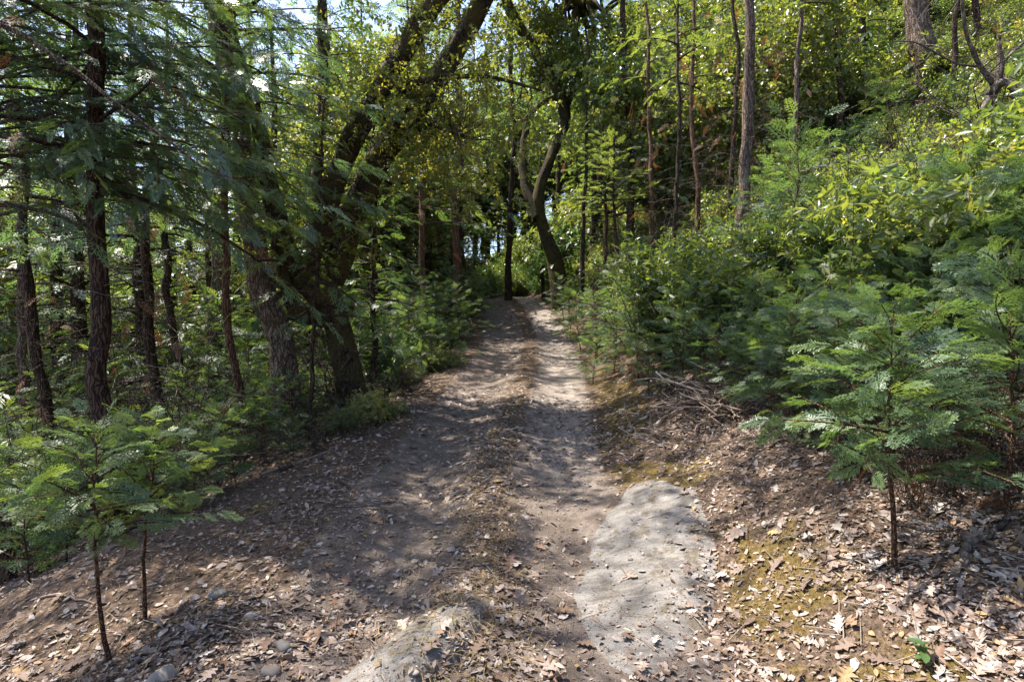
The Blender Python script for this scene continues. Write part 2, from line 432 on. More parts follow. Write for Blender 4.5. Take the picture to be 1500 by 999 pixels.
terr = obj('ground', make_mesh('ground', np.stack([XX, YY, ZZ], -1).reshape(-1, 3), [gq], None, True,
           {'moss': moss_amount(XX, YY).ravel(), 'worn': worn_amount(XX, YY).ravel(), 'dry': (np.exp(-((XX - cpath(YY) - .62) / .42) ** 2) * np.clip((YY - 4.3) / 1.8, 0, .85)).ravel()}), M['ground'])  # dry masks the uphill rut, painted paler as if in sun
terr['kind'] = 'structure'; terr['label'] = 'sloping forest floor with two worn wheel ruts of bare earth'

# ------------------------------------------------------------------ rock slabs in the track
SLABS = []
def slab_z(x, y, cx, cy_, rx, ry, rot, bulge, seed, tilt):
    dx, dy = x - cx, y - cy_
    u = dx * math.cos(rot) + dy * math.sin(rot); v = -dx * math.sin(rot) + dy * math.cos(rot)
    A = np.arctan2(v / ry, u / rx)
    out = .82 + .34 * vnoise(np.cos(A) * 1.3 + seed, np.sin(A) * 1.3 + seed * 2) + .09 * (vnoise(np.cos(A) * 4 + seed, np.sin(A) * 4) - .5)
    B = np.sqrt((u / rx) ** 2 + (v / ry) ** 2) / out
    z = ground(x, y, False) + bulge * (1 - B ** 3) - .07 * B ** 4 - .10 * (B > .97) + .035 * (fbm(x * 1.6 + seed, y * 1.6, 3) - .5) + .010 * (fbm(x * 9 + seed, y * 9, 4) - .5) + tilt * u * (1 - B ** 4)
    return np.where(B < .97, z, -99.), z
def top(x, y):                           # the ground or the rock lying on it
    z = ground(x, y)
    for s in SLABS: z = np.maximum(z, slab_z(np.asarray(x, float), np.asarray(y, float), *s)[0])
    return z
def slab(name, label, cx, cy_, rx, ry, rot, bulge, seed, tilt=(0, 0)):
    n, k = 56, 110
    rr = np.linspace(0, 1, n); th = np.linspace(0, 2 * np.pi, k, endpoint=False)
    A, B = np.meshgrid(th, rr)
    out = .82 + .34 * vnoise(np.cos(A) * 1.3 + seed, np.sin(A) * 1.3 + seed * 2) + .09 * (vnoise(np.cos(A) * 4 + seed, np.sin(A) * 4) - .5)
    u = B * out * rx * np.cos(A); v = B * out * ry * np.sin(A)
    x = cx + u * math.cos(rot) - v * math.sin(rot); y = cy_ + u * math.sin(rot) + v * math.cos(rot)
    SLABS.append((cx, cy_, rx, ry, rot, bulge, seed, tilt[0]))
    z = slab_z(x, y, *SLABS[-1])[1]
    V = np.stack([x, y, z], -1).reshape(-1, 3)
    i = np.arange(n - 1)[:, None] * k; j = np.arange(k)[None]; j2 = (j + 1) % k
    q = np.stack([i + j, i + j2, i + k + j2, i + k + j], -1).reshape(-1, 4)
    low = V[-k:].copy(); low[:, 2] -= .18
    V2 = np.vstack([V, low, low.mean(0)]); o = n * k
    jj = np.arange(k); jj2 = (jj + 1) % k
    side = np.stack([o - k + jj, o - k + jj2, o + jj2, o + jj], -1)
    bot = np.stack([o + jj2, o + jj, np.full(k, o + k)], -1)
    c = np.array([cx, cy_, gz(cx, cy_)])
    ob = obj(name, make_mesh(name, V2 - c, [q, side, bot], None, True), M['rock']); ob.location = c
    return tag(ob, label, 'rock')
slab('rock_slab', 'large pale flat rock slab worn smooth in the wheel rut beside the mossy bank', .86, 3.66, .53, 1.42, -.26, .06, 2.2, (.12, 0))
slab('rock_slab', 'narrow grey rock slab half buried in leaves between the two ruts', -.52, 2.50, .25, .72, -.55, .115, 5.3)

# ------------------------------------------------------------------ foliage templates (flat in XY, growing along +X, unit length)
def spray_template(rng, npin, nsub, w=.016, spread=.46, ang=42):
    V = []; F = []
    def blade(p, d, L, w0, z0=0., z1=0.):
        d = np.array(d) / np.linalg.norm(d); nrm = np.array([-d[1], d[0]])
        o = len(V); m = p + d * L * .45; e = p + d * L
        V.extend([(*p, z0), (*(m + nrm * w0), (z0 + z1) / 2 + .25 * w0), (*e, z1), (*(m - nrm * w0), (z0 + z1) / 2)])
        F.append((o, o + 1, o + 2, o + 3))
    blade(np.zeros(2), (1, 0), 1.0, w * .7)
    for i in range(npin):
        t = .08 + .9 * i / npin + rng.uniform(-.01, .01)
        s = 1 if i % 2 else -1
        a = math.radians(ang * rng.uniform(.8, 1.15) * (1 - .25 * t))
        L = spread * (min(1, t * 2.6 + .35)) * (1.02 - t) ** .75 * rng.uniform(.8, 1.15) + .05
        d = np.array([math.cos(a), s * math.sin(a)]); p = np.array([t, 0.])
        z1 = rng.uniform(-.07, .04) * L * 4
        blade(p, d, L, w * (.8 if nsub else 1.6), 0, z1)
        for k in range(nsub):
            tt = .22 + .7 * k / max(nsub, 1); ss = 1 if k % 2 else -1
            a2 = math.atan2(d[1], d[0]) + ss * math.radians(rng.uniform(28, 42))
            L2 = L * .42 * (1.1 - tt) * rng.uniform(.8, 1.2) + .025
            blade(p + d * L * tt, (math.cos(a2), math.sin(a2)), L2, w, z1 * tt, z1 * tt + rng.uniform(-.03, .03))
    return np.array(V), np.array(F)
tr = np.random.default_rng(11)
SPRAY_HI = [spray_template(tr, 18, 6, .0160) for _ in range(3)]
SPRAY_MID = [spray_template(tr, 13, 3, .020) for _ in range(3)]
SPRAY_LOW = [spray_template(tr, 10, 0, .030) for _ in range(3)]

def cluster_template(rng, nl, leaf=.26, wide=.42, fold=.25):
    V = []; F = []
    for i in range(nl):
        t = .1 + .9 * i / (nl - 1)
        p = np.array([t, rng.uniform(-.06, .06), rng.uniform(-.06, .06)])
        a = rng.uniform(0, 2 * np.pi)
        d = np.array([rng.uniform(.0, 1.0), math.cos(a), math.sin(a)]); d /= np.linalg.norm(d)
        u = rng.normal(size=3); u[2] += 1.2; w = np.cross(u, d); w /= np.linalg.norm(w); n = np.cross(d, w)
        L = leaf * rng.uniform(.7, 1.25); W = L * wide * .5
        o = len(V); m = p + d * L * .5
        V.extend([p, m + w * W + n * W * fold, p + d * L - n * L * .08, m - w * W + n * W * fold])
        F.extend([(o, o + 3, o + 2), (o, o + 2, o + 1)])
    return np.array(V), np.array(F)
CLUS = [cluster_template(tr, 13, .30, .55) for _ in range(4)]
CLUS_NARROW = [cluster_template(tr, 12, .42, .34) for _ in range(3)]
CLUS_LOW = [cluster_template(tr, 7, .46, .62) for _ in range(3)]

def unit(v): v = np.asarray(v, float); return v / (np.linalg.norm(v, axis=-1, keepdims=True) + 1e-9)

def wobble(rng, p0, p1, n, amp):
    t = np.linspace(0, 1, n)[:, None]
    p = np.asarray(p0) * (1 - t) + np.asarray(p1) * t
    L = np.linalg.norm(np.asarray(p1) - np.asarray(p0))
    d = np.cumsum(rng.normal(size=(n, 3)), axis=0); d -= d[0]; d -= t * d[-1]
    return p + d * amp * L / math.sqrt(n)

def curve(pts, n):                                  # smooth polyline through control points
    pts = np.asarray(pts, float); k = np.linspace(0, 1, len(pts)); t = np.linspace(0, 1, n)
    q = np.stack([np.interp(t, k, pts[:, i]) for i in range(3)], -1)
    w = max(1, n // (2 * len(pts))); ker = np.hanning(2 * w + 3)[1:-1]; ker /= ker.sum()
    out = np.stack([np.convolve(np.pad(q[:, i], w, mode='reflect', reflect_type='odd'), ker, mode='valid') for i in range(3)], -1)
    return out

def sprays_on(leaf, rng, pts, step, slen, temps, s0=.2, droop=.25, side=48, roll=.35):
    pts = np.asarray(pts); seg = np.linalg.norm(np.diff(pts, axis=0), axis=1); L = seg.sum()
    n = max(2, int(L * (1 - s0) / step))
    s = np.linspace(s0, 1, n) + rng.uniform(-.4, .4, n) / n; s = np.clip(s, 0, 1); s[-1] = 1
    cum = np.concatenate([[0], np.cumsum(seg)]) / L
    pos = np.stack([np.interp(s, cum, pts[:, i]) for i in range(3)], -1)
    tan = np.stack([np.interp(s, cum, np.gradient(pts[:, i])) for i in range(3)], -1); tan = unit(tan)
    sd = unit(np.cross([0, 0, 1.], tan)) * np.where(np.arange(n) % 2 == 0, 1, -1)[:, None]
    a = np.radians(side * rng.uniform(.5, 1.25, n))[:, None]; a[-1] *= .1
    X = tan * np.cos(a) + sd * np.sin(a); X[:, 2] += rng.uniform(-.25, .2, n)
    up = np.array([0, 0, 1.]) + rng.normal(size=(n, 3)) * roll
    sc = slen * rng.uniform(.6, 1.2, n) * (1.15 - .45 * s)
    which = rng.integers(0, len(temps), n)
    tint = np.clip(rng.normal(.45, .2, n) + .25 * (s - .5), 0, 1)
    for k, (T, F) in enumerate(temps):
        m = which == k
        leaf.inst(T, F, pos[m], X[m], up[m], sc[m], droop * rng.uniform(.5, 1.5, m.sum()), tint[m])

def conifer(rng, trunk_pts, H0, H1, nbr, L0, slen, temps, rise=(0, 25), droop=.35, step=.14, br=.012, wood=None, power=.75, topL=.12, s0=.2, roll=.4):
    """branches with sprays along a trunk polyline between heights H0 and H1; returns (wood, leaf) accumulators"""
    wood = wood or Acc(); leaf = Acc()
    tz = trunk_pts[:, 2]
    for i in range(nbr):
        q = (i + rng.uniform(0, 1)) / nbr
        z = H0 + (H1 - H0) * q ** .92
        p0 = np.array([np.interp(z, tz, trunk_pts[:, 0]), np.interp(z, tz, trunk_pts[:, 1]), z])
        az = i * 2.399 + rng.uniform(-.5, .5)
        L = L0 * ((1 - q) ** power + topL) * rng.uniform(.65, 1.15)
        el = math.radians(rng.uniform(*rise) + 25 * q)
        s = np.linspace(0, 1, 7)[:, None]
        bend = rng.uniform(-.5, .5)
        hd = np.concatenate([np.cos(az + bend * s), np.sin(az + bend * s), 0 * s], 1)
        pts = p0 + hd * L * s * math.cos(el) + np.array([0, 0, 1.]) * L * (math.sin(el) * s - droop * rng.uniform(.6, 1.3) * (1 - .6 * q) * s ** 2)
        wood.tube(pts, np.linspace(br * (1.2 - .7 * q) * (L / L0 + .3), .0022, 7), 4, rng.uniform(.2, .8), cap=False)
        sprays_on(leaf, rng, pts, step, slen, temps, s0=s0, droop=droop * .8, roll=roll)
    return wood, leaf

def dead_twigs(rng, trunk_pts, z0, z1, n, L, r=.008, droop=.25, sub=3):
    w = Acc(); tz = trunk_pts[:, 2]
    for i in range(n):
        z = rng.uniform(z0, z1)
        p0 = np.array([np.interp(z, tz, trunk_pts[:, 0]), np.interp(z, tz, trunk_pts[:, 1]), z])
        az = rng.uniform(0, 2 * np.pi); l = L * rng.uniform(.35, 1.15)
        s = np.linspace(0, 1, 7)[:, None]; b = rng.uniform(-.8, .8); e = rng.uniform(-.1, .4)
        pts = p0 + l * s * np.concatenate([np.cos(az + b * s), np.sin(az + b * s), e - droop * rng.uniform(.3, 2.2) * s], 1)
        pts[1:] += rng.normal(size=(6, 3)) * l * .018
        w.tube(pts, np.linspace(r * rng.uniform(.6, 1.2), .0015, 7), 4, .5, cap=False)
        for k in range(sub):
            t = rng.integers(2, 6); d = unit(pts[t] - pts[t - 1] + rng.normal(size=3) * .55); d[2] -= .15
            l2 = l * rng.uniform(.15, .5)
            q = pts[t] + d * l2 * np.linspace(0, 1, 4)[:, None]; q[:, 2] -= .12 * l2 * np.linspace(0, 1, 4) ** 2
            q[1:] += rng.normal(size=(3, 3)) * l2 * .04
            w.tube(q, np.linspace(r * .45, .001, 4), 3, .5, cap=False)
    return w

def clumps(leaf, rng, centers, rad, per, size, temps, flat=.7, tint=(.45, .2)):
    for c, rd in zip(centers, np.broadcast_to(rad, (len(centers),))):
        d = unit(rng.normal(size=(per, 3))); r = rd * rng.uniform(.25, 1, per) ** .6
        pos = c + d * r[:, None] * np.array([1, 1, flat])
        X = d + rng.normal(size=(per, 3)) * .6
        w = rng.integers(0, len(temps), per)
        base = rng.normal(0, .12)
        tn = np.clip(rng.normal(tint[0] + base, tint[1], per), 0, 1)
        for k, (T, F) in enumerate(temps):
            m = w == k
            leaf.inst(T, F, pos[m], X[m], unit(rng.normal(size=(m.sum(), 3)) + [0, 0, 1]), size * rng.uniform(.6, 1.25, m.sum()), .1, tn[m])

def limbs_to(wood, rng, p0, centers, r0, sides=5):
    for c in centers:
        pts = wobble(rng, p0, c, 7, .22); pts[1:-1, 2] += .06 * np.linalg.norm(np.asarray(c) - p0)
        wood.tube(pts, np.linspace(r0, r0 * .18, 7), sides, .5, cap=False)

# ------------------------------------------------------------------ trees whose trunks can be told apart
def line_tree(px_t, py_t, px_b, d, H, dt=None, wob=.02, n=26, seed=0):
    """base on the ground at distance d, leaning as seen; returns base location and local polyline"""
    rng = np.random.default_rng(seed)
    x = (px_b - 750) / FPX * d; base = np.array([x, d, gz(x, d)])
    top = P(px_t, py_t, dt or d) - base
    top = top * (H / max(top[2], .5))
    pts = wobble(rng, (0, 0, -.25), top, n, wob)
    return base, pts

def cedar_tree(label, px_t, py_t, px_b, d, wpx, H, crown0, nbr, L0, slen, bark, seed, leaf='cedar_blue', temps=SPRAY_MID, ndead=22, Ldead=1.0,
               name='cedar_tree', cat='tree', group=None, dead0=.5, droop=.4, dt=None, step=.15, rise=(-8, 22), wob=.02, rough=.2):
    rng = np.random.default_rng(seed)
    base, pts = line_tree(px_t, py_t, px_b, d, H, dt, seed=seed, wob=wob)
    r = wpx / 2 / FPX * d * .84
    t = thing(name, label, cat, base, group=group)
    n = len(pts); q = np.linspace(0, 1, n)
    w = Acc()
    fine = curve(pts, 90)
    qq = np.linspace(0, 1, 90)
    w.tube(fine, r * (1.0 - .62 * qq) * (1 + .35 * np.exp(-qq * H / .3)) , 16, .5, rough=rough, seed=seed)
    obj('trunk', w.mesh('trunk', True), M[bark], t)
    if nbr:
        bw, lf = conifer(rng, pts, crown0, H * .98, nbr, L0, slen, temps, rise=rise, droop=droop, step=step, br=.018)
        obj('branches', bw.mesh('branches', True), M[bark], t)
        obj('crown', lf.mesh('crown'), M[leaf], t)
    if ndead:
        dw = dead_twigs(rng, pts, dead0, crown0 + 1.0, int(ndead * 1.6), Ldead * 1.15, r=.007, sub=4)
        obj('dead_branches', dw.mesh('dead_branches'), M['twig'], t)
        if ndead > 12:
            bs = Acc()
            for _ in range(ndead // 2):
                z = rng.uniform(crown0 * .45, crown0 + 1.5); az = rng.uniform(0, 6.28); dd = np.array([math.cos(az), math.sin(az), rng.uniform(-.8, .1)])
                p = np.array([np.interp(z, pts[:, 2], pts[:, 0]), np.interp(z, pts[:, 2], pts[:, 1]), z]) + dd * rng.uniform(.25, .95) * Ldead * [1, 1, .2]
                T, F = SPRAY_MID[rng.integers(3)]; bs.inst(T, F, [p], [dd + rng.normal(size=3) * .4], unit(rng.normal(size=3)), rng.uniform(.14, .3), .6, rng.uniform())
            obj('dead_foliage', bs.mesh('dead_foliage'), M['brown_sprays'], t)
    return t

cedar_tree('dark straight cedar trunk standing behind the pair of bare-stemmed saplings', 128, 0, 152, 5.3, 33, 10.5, 3.2, 56, 1.9, .36, 'bark_dark', 21, ndead=34, Ldead=1.3, step=.14)
cedar_tree('slim dark cedar with many bare side twigs beside the thick dark cedar', 212, 300, 226, 8.2, 20, 8, 3.6, 44, 1.7, .40, 'bark_dark', 22, ndead=34, Ldead=1.3)
cedar_tree('thin dark cedar trunk leaning toward the grey furrowed trunk', 236, 300, 276, 9.2, 16, 8, 4.0, 36, 1.7, .38, 'bark_dark', 23, ndead=26, Ldead=1.1)
cedar_tree('grey brown cedar pole deep on the shaded slope with mossy foot', 22, 300, 40, 9.5, 19, 8.5, 4.2, 40, 1.7, .38, 'bark_pole', 24, ndead=26, Ldead=1.2)
cedar_tree('stout short-branched trunk leaning over dry twigs on the shaded slope', 50, 420, 84, 7.6, 22, 8, 4.4, 28, 1.6, .38, 'bark_dark', 25, ndead=26, Ldead=1.0)
cedar_tree('thick grey trunk with deep furrowed bark beside the mossy oak', 372, 330, 424, 7.8, 46, 9.5, 4.6, 42, 2.0, .42, 'bark_grey', 26, ndead=14, Ldead=.9, rough=.34)
cedar_tree('slender reddish cedar stem in front of the grey furrowed trunk', 354, 300, 360, 7.1, 15, 9, 3.7, 44, 1.5, .36, 'bark_red', 27, ndead=20, Ldead=.8)
cedar_tree('brown trunk half hidden between the thin dark cedar and the furrowed trunk', 322, 340, 302, 11.5, 30, 10, 5.0, 44, 2.0, .42, 'bark_pole', 28, ndead=24, Ldead=1.3)
cedar_tree('black cedar trunk base rising from the lit slope at the litter edge', -30, 400, 4, 5.2, 26, 9, 3.6, 44, 1.7, .42, 'bark_dark', 29, ndead=14, Ldead=1.0)
cedar_tree('young cedar with ferny boughs growing on the track edge by the mossy oak', 548, 250, 545, 9.0, 11, 4.6, .75, 44, 1.15, .34, 'bark_dark', 30, leaf='cedar', ndead=6, Ldead=.4, step=.12, dead0=.2)
cedar_tree('reddish straight cedar trunk behind the thick green cedar boughs of the track edge', 626, 180, 621, 13.5, 13, 11, 3.0, 44, 2.0, .42, 'bark_red', 31, leaf='cedar', ndead=16, Ldead=.9)
cedar_tree('reddish brown cedar trunk where the track bends out of sight', 664, 330, 664, 15.5, 16, 12, 4.0, 42, 2.1, .42, 'bark_red', 32, leaf='cedar', ndead=14, Ldead=.9)
cedar_tree('dark upright pole trunk standing at the far crest of the track', 744, 270, 745, 22, 12, 13, 4.6, 36, 2.0, .45, 'bark_dark', 33, leaf='cedar', ndead=18, Ldead=1.2)
cedar_tree('thin black leafless stem standing in front of the curved oak trunk', 793, 300, 796, 21.5, 7, 6.2, 5.4, 8, .6, .3, 'bark_dark', 34, leaf='cedar', ndead=10, Ldead=.5, rough=.1)
cedar_tree('thin dark stem of a bright green young tree beside the curved oak trunk', 884, 260, 886, 13.5, 9, 4.9, 2.9, 36, 1.1, .34, 'bark_dark', 35, leaf='fir', ndead=8, Ldead=.5, rough=.1, rise=(5, 35), droop=.2)
cedar_tree('second thin stem just uphill of the bright green young tree', 901, 280, 902, 13.0, 8, 4.6, 2.7, 34, 1.0, .32, 'bark_dark', 36, leaf='fir', ndead=8, Ldead=.5, rough=.1, rise=(5, 35), droop=.2)
cedar_tree('tall brown pole trunk on the sunlit bank hung with dry grey twigs', 1093, 0, 1083, 11, 22, 13, 8.0, 18, 1.6, .42, 'bark_pole', 37, leaf='fir', ndead=60, Ldead=1.1, dead0=1.2, droop=.45)
cedar_tree('thin dark companion stem close to the tall brown pole trunk', 1067, 0, 1070, 11.8, 10, 10, 6.5, 10, 1.0, .38, 'bark_dark', 38, leaf='fir', ndead=55, Ldead=1.0, dead0=1.2)
cedar_tree('broad dark broken trunk high on the brushy hillside', 1352, 20, 1350, 13, 42, 12, 5.5, 36, 2.2, .45, 'bark_grey', 39, leaf='fir', ndead=16, Ldead=1.2, rough=.34)
cedar_tree('moss-footed dark trunk at the top of the hillside above the shrubs', 1262, 0, 1264, 17, 18, 13, 5.5, 36, 2.0, .45, 'bark_dark', 40, leaf='fir', ndead=16, Ldead=1.0)
cedar_tree('dark cedar with dense drooping boughs on the hillside beside the curved oak', 917, 80, 918, 16.5, 15, 12, 2.6, 56, 2.1, .46, 'bark_dark', 41, leaf='cedar', ndead=10, Ldead=.8)

POLES = [(985, 9.5, 9, 'tall brown pole trunk'), (1030, 12.5, 11, 'thin twin stems'), (1150, 12, 10, 'broad broken trunk'), (1225, 13.5, 12, 'moss-footed trunk'), (1395, 10, 10, 'gnarled dead tree'), (960, 13.5, 10, 'dense dark cedar'),
         (1120, 15, 12, 'hillside crest'), (1440, 12.5, 12, 'broad broken trunk'), (850, 16.5, 9, 'curved oak')]
for i_, (px, d_, w_, ref) in enumerate(POLES):
    cedar_tree(['dark', 'slim reddish', 'brown grey', 'blackish'][i_ % 4] + ' thin pole tree hung with dry twigs near the ' + ref, px + [8, -14, 20, -6][i_ % 4], 40, px, d_, w_, 6.5 + (i_ % 3), 4.4 + .3 * (i_ % 3), 12, 1.0, .34, ['bark_dark', 'bark_red', 'bark_pole', 'bark_dark'][i_ % 4], 300 + i_, leaf='fir', ndead=24, Ldead=1.0, name='pole_tree', group='thin pole trees on the hillside', dead0=.6, wob=.016, rough=.15)

cedar_tree('leaning young cedar veiling the mossy oak trunk with green sprays', 470, 250, 448, 7.1, 9, 4.4, 1.5, 34, 1.1, .34, 'bark_dark', 46, leaf='cedar', ndead=10, Ldead=.6, step=.12, dead0=.3)
# the cedar whose boughs hang over the downhill side near the viewer
def overhang():
    rng = np.random.default_rng(51)
    base = np.array([-6.2, 5.7, gz(-6.2, 5.7)])
    t = thing('cedar_tree', 'cedar whose long drooping blue-green boughs hang over the litter slope', 'tree', base)
    pts = wobble(rng, (0, 0, -.3), (1.6, -.6, 13), 24, .02)
    w = Acc(); w.tube(curve(pts, 70), np.linspace(.15, .05, 70), 14, .5, rough=.25, seed=5); obj('trunk', w.mesh('trunk', True), M['bark_dark'], t)
    bw, lf, lg = Acc(), Acc(), Acc()
    tg = [((338, 262), 4.9, 2.6), ((430, 330), 4.9, 2.3), ((250, 120), 5.4, 3.0), ((350, 60), 5.0, 3.4), ((455, 180), 4.8, 3.2), ((300, 190), 4.6, 2.8), ((190, 60), 5.9, 3.8),
          ((500, 90), 5.0, 3.8), ((420, 240), 4.7, 2.9), ((60, 30), 5.6, 3.6), ((540, 250), 5.4, 3.3), ((220, 10), 4.4, 3.9), ((390, 10), 4.6, 4.1), ((90, 170), 6.0, 3.0), ((470, 300), 5.0, 3.0), ((300, -60), 4.2, 4.4),
          ((560, 160), 5.8, 4.0), ((180, 150), 5.0, 3.0), ((350, 330), 5.2, 2.9), ((120, -40), 6.0, 4.8), ((40, 110), 6.0, 3.4), ((250, 60), 5.4, 3.8), ((320, 110), 5.8, 3.6), ((420, 120), 6.0, 3.9), ((480, 40), 6.2, 4.6), ((380, 180), 6.2, 3.5),
          ((200, 230), 5.6, 3.0), ((130, 110), 6.0, 3.7), ((300, 290), 6.2, 3.0), ((520, 330), 6.4, 3.4), ((440, -20), 5.6, 4.8), ((50, 220), 6.2, 2.9), ((500, 210), 6.8, 4.0), ((450, 160), 6.6, 4.2), ((545, 300), 7.0, 3.6), ((480, 350), 6.6, 3.2)]
    for (px, py), d, z0 in tg:
        e = P(px, py, d) - base
        p0 = np.array([0, 0, z0 - base[2]])
        s = np.linspace(0, 1, 12)[:, None]
        q = p0 * (1 - s) + e * s; q[:, 2] += (.55 * np.sin(np.pi * s ** .8))[:, 0] * .7
        q[1:-1] += rng.normal(size=(10, 3)) * .02
        bw.tube(q, np.linspace(.020, .003, 12), 6, .5, cap=False)
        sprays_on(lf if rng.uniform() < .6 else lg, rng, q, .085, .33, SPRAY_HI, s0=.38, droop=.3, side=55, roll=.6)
        for k in range(4):                                   # side boughs
            i = rng.integers(4, 10); dd = unit(q[i + 1] - q[i - 1]); sd = unit(np.cross([0, 0, 1], dd)) * rng.choice([-1, 1])
            v = unit(dd * .7 + sd * rng.uniform(.4, 1)); l = rng.uniform(.35, .8); s2 = np.linspace(0, 1, 6)[:, None]
            q2 = q[i] + v * l * s2; q2[:, 2] -= (.35 * l * s2 ** 2)[:, 0]
            bw.tube(q2, np.linspace(.007, .002, 6), 4, .5, cap=False)
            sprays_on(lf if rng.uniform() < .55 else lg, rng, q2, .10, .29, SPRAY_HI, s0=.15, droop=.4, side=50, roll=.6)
    w2, l2 = conifer(rng, pts, 6.0, 12.6, 38, 4.2, .46, SPRAY_MID, rise=(-5, 20), droop=.3, step=.17, br=.02, power=.5)  # unseen upper crown, spread wide to dapple the ground with shade
    obj('branches', w2.mesh('branches', True), M['bark_dark'], t); obj('crown', l2.mesh('crown'), M['cedar'], t)
    for a, b, d in (((-40, 10), (345, 262), 3.4),):          # the long bare grey bough
        e0, e1 = P(*a, d) - base, P(*b, d + .5) - base
        bw.tube(wobble(rng, e0, e1, 14, .04), np.linspace(.017, .006, 14), 7, .9)
    obj('branches', bw.mesh('branches', True), M['twig'], t)
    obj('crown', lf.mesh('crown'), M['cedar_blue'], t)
    obj('sunlit_tone_boughs', lg.mesh('boughs'), M['cedar'], t)  # lighter needle colour gives some boughs a sunlit look
overhang()

def poly_tree(name, label, stems, bark, d0=8, sides=16, rough=.3, group=None, base=None, seed=1):
    """stems: lists of (px, py, depth, width_px); the first point of the first stem stands on the ground"""
    rng = np.random.default_rng(seed)
    px, py, d, w = stems[0][0]
    x = (px - 750) / FPX * d; base = np.array([x, d, gz(x, d)])
    t = thing(name, label, 'tree', base, group=group)
    tips = []
    for k, st in enumerate(stems):
        pts = np.array([P(a, b, c) - base for a, b, c, _ in st])
        if k == 0: pts = np.vstack([[0, 0, -.3], pts[1:]])
        rad = np.array([q[3] / 2 / FPX * q[2] for q in st])
        n = max(12, int(np.linalg.norm(np.diff(pts, axis=0), axis=1).sum() / .07))
        c = curve(pts, n)
        rr = np.interp(np.linspace(0, 1, n), np.linspace(0, 1, len(rad)), rad)
        w = Acc(); w.tube(c, rr, sides, .5, rough=rough, seed=seed + k)
        obj('trunk' if k == 0 else 'limb', w.mesh('limb', True), M[bark], t)
        tips.append((c[-1], rr[-1], c))
    return t, base, tips, rng

def broad_crown(t, rng, origin, r0, center, size, ncl, crad, per, csize, leaf, temps=CLUS, bark='bark_oak', tint=(.45, .2), name='crown'):
    d = unit(rng.normal(size=(ncl, 3))); cs = np.asarray(center) + d * np.asarray(size) * rng.uniform(.3, 1, (ncl, 1)) ** .5
    bw = Acc(); limbs_to(bw, rng, np.asarray(origin), cs, r0)
    lf = Acc(); clumps(lf, rng, cs, crad * rng.uniform(.6, 1.3, ncl), per, csize, temps, tint=tint)
    obj('branches', bw.mesh('branches', True), M[bark], t)
    obj(name, lf.mesh(name), M[leaf], t)

t, base, tips, rng = poly_tree('oak_tree', 'big mossy dark oak with limbs arching over the track', [
    [(520, 600, 8.2, 52), (510, 545, 8.2, 40), (495, 480, 8.2, 36), (478, 430, 8.2, 38), (468, 385, 8.2, 28)],
    [(470, 425, 8.2, 36), (468, 340, 8.2, 34), (490, 262, 8.1, 32), (514, 210, 8.0, 31), (533, 175, 8.0, 30), (568, 115, 7.9, 29), (610, 45, 7.8, 27), (650, -10, 7.8, 25), (720, -110, 7.6, 22), (800, -190, 7.4, 12)],
    [(484, 415, 8.3, 40), (510, 325, 8.4, 37), (540, 260, 8.5, 36), (570, 210, 8.5, 35), (595, 175, 8.5, 34), (645, 115, 8.6, 32), (692, 30, 8.7, 28), (740, -60, 8.8, 22), (830, -170, 9.0, 12)],
    [(480, 440, 8.2, 40), (440, 405, 8.1, 36), (412, 350, 8.0, 30), (395, 270, 8.0, 24), (372, 150, 7.8, 18), (330, 20, 7.6, 12)],
    [(498, 470, 8.2, 26), (462, 468, 8.0, 24), (434, 456, 7.9, 22), (420, 425, 7.9, 18), (414, 380, 7.9, 12)],
    [(588, 200, 8.5, 20), (612, 184, 8.4, 17), (642, 182, 8.2, 14), (668, 192, 8.0, 11), (680, 200, 7.9, 5)],
    [(566, 160, 8.0, 10), (555, 185, 7.9, 12), (566, 150, 7.8, 11), (600, 125, 7.7, 10), (650, 112, 7.6, 8), (720, 112, 7.4, 5), (800, 135, 7.2, 3)],
], 'bark_oak', seed=61)
hc = [(q[0], q[1]) for q in tips[1:4]]
for (p, r), cc, ss in zip(hc, [(.4, -.3, 8.2), (1.0, .6, 8.4), (-1.6, -.3, 7.4)], [(2.4, 2.0, 1.2), (2.4, 2.2, 1.2), (1.8, 1.8, 1.2)]):
    broad_crown(t, rng, p, r * .6, cc, ss, 13, .8, 40, .30, 'oakleaf')
shade_limb = Acc(); c2 = tips[2][2]; p0 = c2[int(len(c2) * .8)]; e = np.array([-1.0, 5.0, 8.4]) - base  # unseen limb added to shade the bank and slab
shade_limb.tube(curve([p0, p0 * .55 + e * .45 + [0, 0, .7], e], 40), np.linspace(.11, .04, 40), 10, .5, rough=.3, seed=9); obj('limb', shade_limb.mesh('limb', True), M['bark_oak'], t)
broad_crown(t, rng, e, .04, e + [0, 0, .3], (2.3, 1.6, .8), 15, .6, 42, .26, 'oakleaf')  # added crown out of view; its leaves break up the sunlight below
# sprigs along the limbs
lf = Acc(); bw = Acc()
for k in (1, 2, 3, 5, 6):
    c = tips[k][2]
    for j in range(30):
        p = c[rng.integers(len(c) // 3, len(c))]; e = p + rng.normal(size=3) * [.5, .4, .45] + [0, 0, -.05]
        limbs_to(bw, rng, p, [e], .012, 4)
        clumps(lf, rng, [e], .3, 12, .22, CLUS, tint=(.6, .25))
obj('twigs', bw.mesh('twigs', True), M['twig'], t); obj('sprigs', lf.mesh('sprigs'), M['oakleaf'], t)
dw = Acc()
for j in range(150):                                         # hanging dry vines and twigs about the fork
    p = tips[rng.choice([0, 1, 2, 3])][2]; p = p[rng.integers(3, max(5, len(p) // 2))]
    e = p + rng.normal(size=3) * [.32, .3, .3] + [0, -.1, -.15]
    q = wobble(rng, p, e, 8, .35); dw.tube(q, np.linspace(.006, .002, 8), 4, .5, cap=False)
